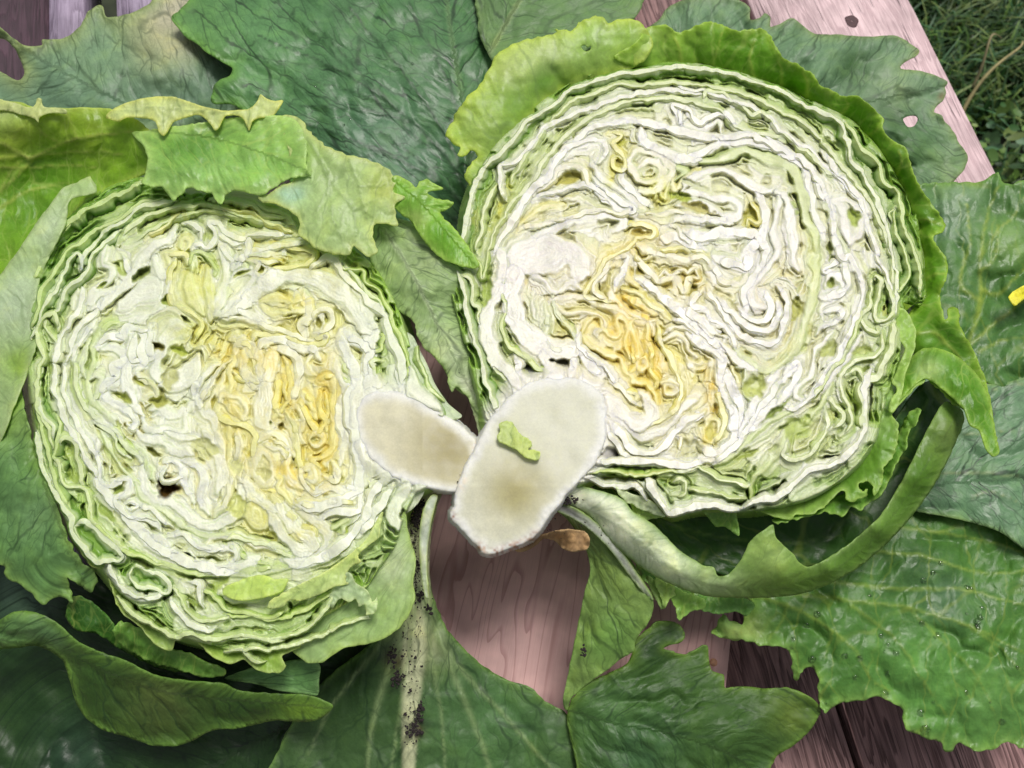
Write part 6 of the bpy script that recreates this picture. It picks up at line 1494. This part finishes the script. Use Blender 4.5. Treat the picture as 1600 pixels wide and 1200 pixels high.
build_leaf("leaf", "1166,790,-46 1176,796,-44 1198,802,-42 1212,808,-42 1236,812,-42 1242,804,-40 1258,804,-38 1278,798,-36 1292,788,-34 1302,776,-32 1312,766,-30 1320,768,-30 1322,780,-32 1334,786,-32 1340,780,-30 1354,776,-30 1356,764,-28 1348,768,-28 1340,756,-30 1352,752,-30 1362,758,-28 1367,775,-28 1374,766,-26 1380,752,-24 1381,732,-22 1396,712,-20 1402,690,-20 1404,664,-20 1396,652,-20 1394,646,-22 1404,632,-22 1414,622,-24 1430,606,-26 1446,592,-28 1440,572,-40 1418,560,-48 1404,590,-48 1396,625,-50 1392,636,-40 1378,634,-34 1364,642,-36 1356,655,-40 1340,700,-54 1310,738,-58 1270,765,-60 1220,784,-60",
           RH, ctrl="1360,690,-40 1380,680,-30 1330,750,-44", col=(124, 172, 62), edge=(178, 208, 108), edge_w=5, mat=M_PALE, teeth=(1.8, 12), wave=(5, 26), ruf=(3, 20), seed=39, spacing=3,
           cols=[(1360, 660, 26, (170, 200, 120)), (1300, 730, 40, (96, 146, 48)), (1240, 790, 40, (170, 204, 104))], label="fresh green frilly leaf edge below the right head")
build_leaf("leaf", "1398,478,-10 1414,484,-8 1424,498,-6 1431,516,-6 1430,540,-6 1424,560,-8 1414,586,-10 1411,610,-12 1404,632,-14 1396,644,-16 1388,640,-18 1394,620,-18 1402,612,-16 1400,604,-16 1394,598,-16 1400,580,-16 1410,556,-14 1414,544,-12 1404,528,-12 1400,505,-14", RH, col=(166, 202, 92), edge=(196, 220, 130), edge_w=4, mat=M_PALE, teeth=(1.4, 12), wave=(4, 22), ruf=(3, 18), seed=40, spacing=2.6, label="narrow yellow green leaf edge on the right rim of the right head")
build_leaf("leaf", "1395,640,-26 1420,610,-22 1445,592,-18 1470,606,-16 1490,624,-14 1506,640,-12 1516,664,-14 1530,672,-16 1540,700,-18 1552,713,-18 1562,706,-18 1556,680,-18 1548,630,-18 1530,590,-18 1500,560,-20 1470,545,-24 1440,545,-34 1415,570,-40 1400,610,-40", RH, ctrl="1500,600,-8 1460,580,-14", col=(96, 152, 34), edge=(166, 202, 90), edge_w=5, mat=M_TOP, teeth=(0.8, 20), wave=(4, 30), ruf=(3, 24), cols=[(1450, 578, 20, (186, 212, 140))], seed=42, spacing=3.4, label="pointed bright green leaf tip at the far right of the right head")
build_leaf("leaf", "1208,812,-56 1220,818,-54 1238,812,-50 1262,806,-46 1290,800,-44 1318,806,-44 1330,790,-42 1345,796,-42 1362,782,-40 1376,772,-38 1390,748,-38 1402,720,-36 1416,700,-36 1420,676,-36 1432,660,-36 1440,640,-38 1424,640,-46 1400,680,-60 1370,730,-66 1320,770,-70 1260,790,-70",
           RH, ctrl="1380,730,-50 1320,785,-54", col=(104, 156, 54), edge=(160, 196, 96), edge_w=5, mat=M_PALE, teeth=(2.6, 15), wave=(7, 20), ruf=(7, 16), seed=43, spacing=3, label="second ruffled green leaf edge in the shade below the right head")
build_leaf("leaf", "1340,600,-36 1362,588,-30 1384,594,-30 1396,612,-30 1392,640,-32 1376,664,-36 1366,690,-42 1350,716,-46 1332,730,-50 1326,700,-50 1336,660,-46 1334,625,-42", RH, col=(150, 192, 90), edge=(196, 220, 140), edge_w=4, mat=M_PALE, teeth=(1.6, 12), wave=(6, 16), ruf=(4, 12), seed=44, spacing=2.8, label="crumpled pale green leaf tucked against the right side of the right head")
# small points and shreds under the right head
for sd_i, (ol, c, lb) in enumerate([
    ("1094,794,-40 1110,792,-36 1130,796,-34 1150,800,-34 1152,815,-44 1154,838,-60 1142,828,-62 1130,822,-60 1118,822,-56 1106,808,-50", (112, 154, 64), "green triangular leaf point below the right head"),
    ("960,760,-20 985,770,-24 1010,778,-26 1022,786,-28 1040,808,-34 1012,800,-36 990,790,-34 975,782,-30", (206, 216, 186), "white torn leaf shreds beside the right stalk"),
    ("985,778,-40 1000,796,-46 1020,802,-48 1042,806,-50 1018,812,-54 1000,814,-54 988,800,-50", (170, 196, 120), "pale torn spike under the right head"),
    ("1010,900,-120 1022,905,-120 1030,920,-122 1040,932,-124 1036,952,-126 1026,940,-124 1018,925,-122", (140, 174, 90), "small green spike beside the white base of the rolled leaf"),
    ("1026,900,-110 1050,905,-110 1056,930,-114 1046,935,-116 1038,952,-118 1032,930,-114 1024,915,-112", (150, 182, 90), "spiky green leaf scrap hanging under the rolled leaf"),
    ("1050,915,-112 1072,925,-114 1100,935,-118 1100,950,-122 1078,956,-124 1060,970,-124 1056,950,-120 1048,935,-116", (120, 164, 66), "toothed green leaf scrap at the end of the cutting board"),
    ("1090,930,-130 1150,930,-130 1180,945,-134 1165,962,-138 1150,955,-138 1130,960,-136 1100,955,-134", (96, 146, 60), "dark green leaf curl over the corner of the cutting board")]):
    build_leaf("leaf", ol, RH, col=c, edge=tuple(min(255, v + 34) for v in c), edge_w=4, mat=M_TOP if sum(c) < 480 else M_PALE, teeth=(2, 10), wave=(4, 16), ruf=(3, 12), seed=50 + sd_i, spacing=2.8, label=lb)
# leaf hanging from the stalk base over the board
build_leaf("leaf", "858,792,-40 880,792,-36 905,800,-40 926,812,-48 944,826,-58 960,842,-68 976,862,-78 990,882,-88 1004,905,-98 1016,925,-106 1021,938,-110 1020,955,-116 1012,975,-124 1000,990,-132 992,1005,-140 990,1018,-146 970,1030,-154 950,1046,-162 930,1060,-170 908,1076,-180 892,1092,-188 886,1110,-196 881,1106,-196 880,1090,-190 888,1050,-176 896,1010,-160 904,970,-146 912,930,-130 922,892,-112 916,860,-92 900,830,-70 880,806,-50",
           RH, ctrl="960,940,-112 940,1000,-140 960,880,-90", col=(122, 150, 76), edge=(140, 176, 92), edge_w=4, grain=(870, 760), folds=(860, 770, 10, 8), mat=M_UNDER, teeth=(0.8, 18), wave=(4, 40), ruf=(2, 24), seed=60, spacing=3.4,
           cols=[(960, 1000, 50, (118, 158, 76)), (900, 805, 26, (190, 206, 150))], label="hanging olive green leaf over the right part of the cutting board")
build_leaf("leaf_rib", "868,784,-24 890,790,-26 912,802,-32 934,818,-42 952,836,-54 970,858,-66 988,884,-78 1004,908,-90 1018,930,-100 1021,938,-104 1012,934,-102 996,916,-94 980,896,-84 966,876,-74 950,856,-62 932,838,-50 910,820,-40 886,806,-32 866,796,-28", RH, col=(214, 216, 210), edge=(150, 178, 90), edge_w=3, mat=M_PALE, teeth=(0.5, 12), wave=(2, 30), cols=[(885, 790, 16, (86, 74, 88)), (900, 796, 10, (90, 78, 92))], seed=61, spacing=2.4, thick=5, label="white cut rib edge of the hanging leaf")
build_leaf("leaf", "886,1112,-196 896,1090,-190 920,1066,-184 950,1052,-180 975,1040,-176 988,1022,-172 990,1006,-168 1010,985,-168 1030,970,-168 1060,975,-172 1070,995,-180 1060,1005,-180 1036,1012,-178 1050,1018,-180 1072,1022,-184 1098,1008,-180 1106,1010,-180 1108,1030,-184 1112,1046,-188 1124,1052,-192 1132,1054,-192 1134,1074,-196 1160,1072,-196 1200,1076,-196 1230,1074,-196 1255,1082,-198 1272,1094,-202 1282,1106,-206 1276,1126,-210 1262,1145,-214 1240,1165,-218 1216,1180,-222 1205,1200,-224 1200,1270,-230 915,1270,-225 900,1190,-210 888,1140,-202",
           RH, ctrl="1000,1080,-172 1100,1120,-178 1200,1120,-190 1000,1180,-186 1100,1200,-200", col=(64, 98, 42), edge=(108, 142, 56), edge_w=7, rib="888,1110 960,1130 1060,1150 1160,1190 1200,1260", rib_w=0, mat=M_UNDER, teeth=(1.6, 22), wave=(8, 50), ruf=(5, 30),
           veins=[(2.6, .9, "950,1055 990,1090 1030,1115 1060,1160"), (2.4, .8, "900,1120 950,1160 1010,1180 1100,1240"), (2.2, .8, "1030,1115 1100,1105 1180,1100"), (2.2, .7, "990,1090 1060,1070 1110,1060")], cols=[(1020, 1000, 40, (46, 74, 34)), (1240, 1110, 40, (96, 120, 46)), (960, 1130, 60, (80, 120, 60)), (1000, 1180, 60, (66, 104, 60))], seed=62, spacing=4, folds=(870, 1100, 9, 14),
           label="dark veined leaf lying over the table at the bottom right of centre")

# ------------------------------------------------------------------ loose bits
o = build_leaf("leaf_scrap", "779,664,18 786,658,18 798,659,18 806,668,18 812,678,18 822,684,18 830,690,18 832,696,18 826,702,18 838,704,18 845,708,18 842,718,18 832,718,18 820,714,18 812,708,18 806,702,18 796,698,18 788,694,18 780,690,18 777,680,18 781,674,18",
           None, col=(196, 210, 132), edge=(208, 220, 146), edge_w=3, mat=M_PALE, teeth=(1.4, 9), wave=(1.2, 14), ruf=(1, 9), seed=70, spacing=2.2, thick=1.6)
chain(o, "small torn yellow green leaf scrap stuck on the cut stalk of the right half", "leaf scrap")
o = build_leaf("yellow_petal", "1576,464,-100 1582,456,-98 1592,450,-96 1600,446,-96 1625,440,-96 1625,462,-98 1602,466,-98 1592,474,-100 1586,478,-100 1580,472,-100", None, col=(236, 228, 60), edge=(240, 236, 90), edge_w=3, mat=M_PETAL, teeth=(0.8, 8), wave=(2, 14), seed=71, spacing=2.4)
chain(o, "bright yellow petal lying on the dark leaf at the right edge", "petal")
for i, (ol, lb) in enumerate([("800,852,-60 815,848,-50 840,838,-44 870,830,-40 895,828,-40 915,832,-44 922,845,-52 918,858,-60 900,862,-66 880,858,-70 868,846,-72 850,842,-70 838,852,-70 825,860,-72 808,862,-70", "brown papery dry leaf curl under the end of the right stalk"),]):
    build_leaf("dry_leaf", ol, RH, col=(166, 130, 88), edge=(190, 160, 116), edge_w=4, mat=M_DRY, teeth=(1.2, 9), wave=(6, 14), ruf=(4, 12), seed=80 + i, spacing=2.6, label=lb,
               cols=[(830, 850, 14, (60, 34, 24)), (900, 845, 16, (178, 146, 108))])

r = np.random.default_rng(11)
spots = []
def zmid(y): return np.interp(y, [760, 800, 860, 930, 1000, 1100, 1200], [-56, -66, -94, -112, -136, -166, -190])
for _ in range(420):
    y = r.choice([r.uniform(800, 935), r.uniform(930, 1080), r.uniform(1080, 1165)], p=[.62, .28, .10])
    cx_ = np.interp(y, [790, 850, 930, 1000, 1160], [648, 646, 650, 640, 646]); w_ = np.interp(y, [790, 850, 930, 1000, 1160], [10, 8, 10, 24, 16])
    spots.append((cx_ + r.normal(0, 0.5) * w_, y, zmid(y) + 5.5, r.choice([0.7, 1.0, 1.6, 2.4], p=[.4, .35, .18, .07])))
for cx_, cy_, n_, s_ in ((652, 790, 60, 7), (656, 775, 50, 5), (650, 808, 50, 6), (612, 1025, 26, 6), (622, 1060, 34, 7), (648, 1140, 44, 7), (655, 1120, 16, 5), (660, 1105, 10, 5), (670, 950, 10, 6), (660, 930, 18, 5), (650, 888, 14, 6)):
    for _ in range(n_):
        y = cy_ + r.normal(0, s_ * 1.3)
        spots.append((cx_ + r.normal(0, s_ * 0.7), y, zmid(y) + 5.5, r.uniform(1.0, 3.0)))
crumbs("soil", spots, LH, M_SOIL, 1, "black soil crumbs stuck along the white midrib")
spots = [(r.normal(886, 9), r.normal(781, 4), -20, r.uniform(1, 3)) for _ in range(50)] + [(r.uniform(855, 960), r.uniform(785, 850), -36, r.uniform(.5, 1.2)) for _ in range(26)] + [(r.normal(912, 2), r.normal(1018, 4), -132, r.uniform(1, 2.6)) for _ in range(14)]
spots += [(r.uniform(715, 740), r.uniform(738, 775), 0, r.uniform(.6, 1.6)) for _ in range(16)]
crumbs("soil", spots, RH, M_SOIL, 2, "black soil crumbs where the leaf joins the right stalk")

# water drops on the lower right leaf and the board
def water():
    m, t = nt("water")
    out = N(t, "ShaderNodeOutputMaterial"); p = N(t, "ShaderNodeBsdfPrincipled")
    p.inputs["Base Color"].default_value = (1, 1, 1, 1); p.inputs["Roughness"].default_value = 0.03; p.inputs["IOR"].default_value = 1.33; p.inputs["Transmission Weight"].default_value = 1.0
    t.links.new(p.outputs[0], out.inputs[0]); return m
M_WATER = water()
def drop(px, py, rad, parent, tree, name="water_drop"):
    """a flat bead standing on whatever surface lies under that point"""
    o_ = Vector(CAM) * U; d_ = (Vector(tuple(W(px, py, -100) * U)) - o_).normalized()
    hit, loc, nrm, _ = tree.ray_cast(o_, d_)[0:4] if False else (None, None, None, None)
    h = tree.ray_cast(o_, d_)
    if h[0] is None: return
    c, nn = h[0], h[1]
    if nn.dot(d_) > 0: nn = -nn
    q = nn.to_track_quat('Z', 'Y').to_matrix()
    V, F = [], []
    for j in range(5):
        a = j * math.pi / 2 / 4
        for k in range(12):
            b = k * math.pi / 6
            V.append(tuple((c + q @ Vector((rad * math.cos(a) * math.cos(b) * U, rad * math.cos(a) * math.sin(b) * U, (0.5 * rad * math.sin(a) - 0.3) * U))) / U))
    for j in range(4):
        for k in range(12): F.append([j * 12 + k, j * 12 + (k + 1) % 12, j * 12 + 12 + (k + 1) % 12, j * 12 + 12 + k])
    me = new_mesh(name, V, F, None, None, M_WATER)
    return link(name, me, parent)
from mathutils.bvhtree import BVHTree
def tree_of(ob):
    me = ob.data
    return BVHTree.FromPolygons([v.co.copy() for v in me.vertices], [tuple(p.vertices) for p in me.polygons])
tr_ = tree_of(LOWR)
r = np.random.default_rng(5)
for _ in range(46):
    drop(r.uniform(1180, 1590), r.uniform(880, 1130), r.uniform(2, 6.5), LOWR, tr_)
for bx, by, br_ in ((1446, 1140, 8), (1320, 1025, 5), (1240, 998, 4), (1382, 1084, 7), (1400, 1020, 5)): drop(bx, by, br_, LOWR, tr_)
tb = tree_of(LBIG)
for _ in range(10): drop(r.uniform(380, 700), r.uniform(40, 300), r.uniform(1.5, 3.5), LBIG, tb)
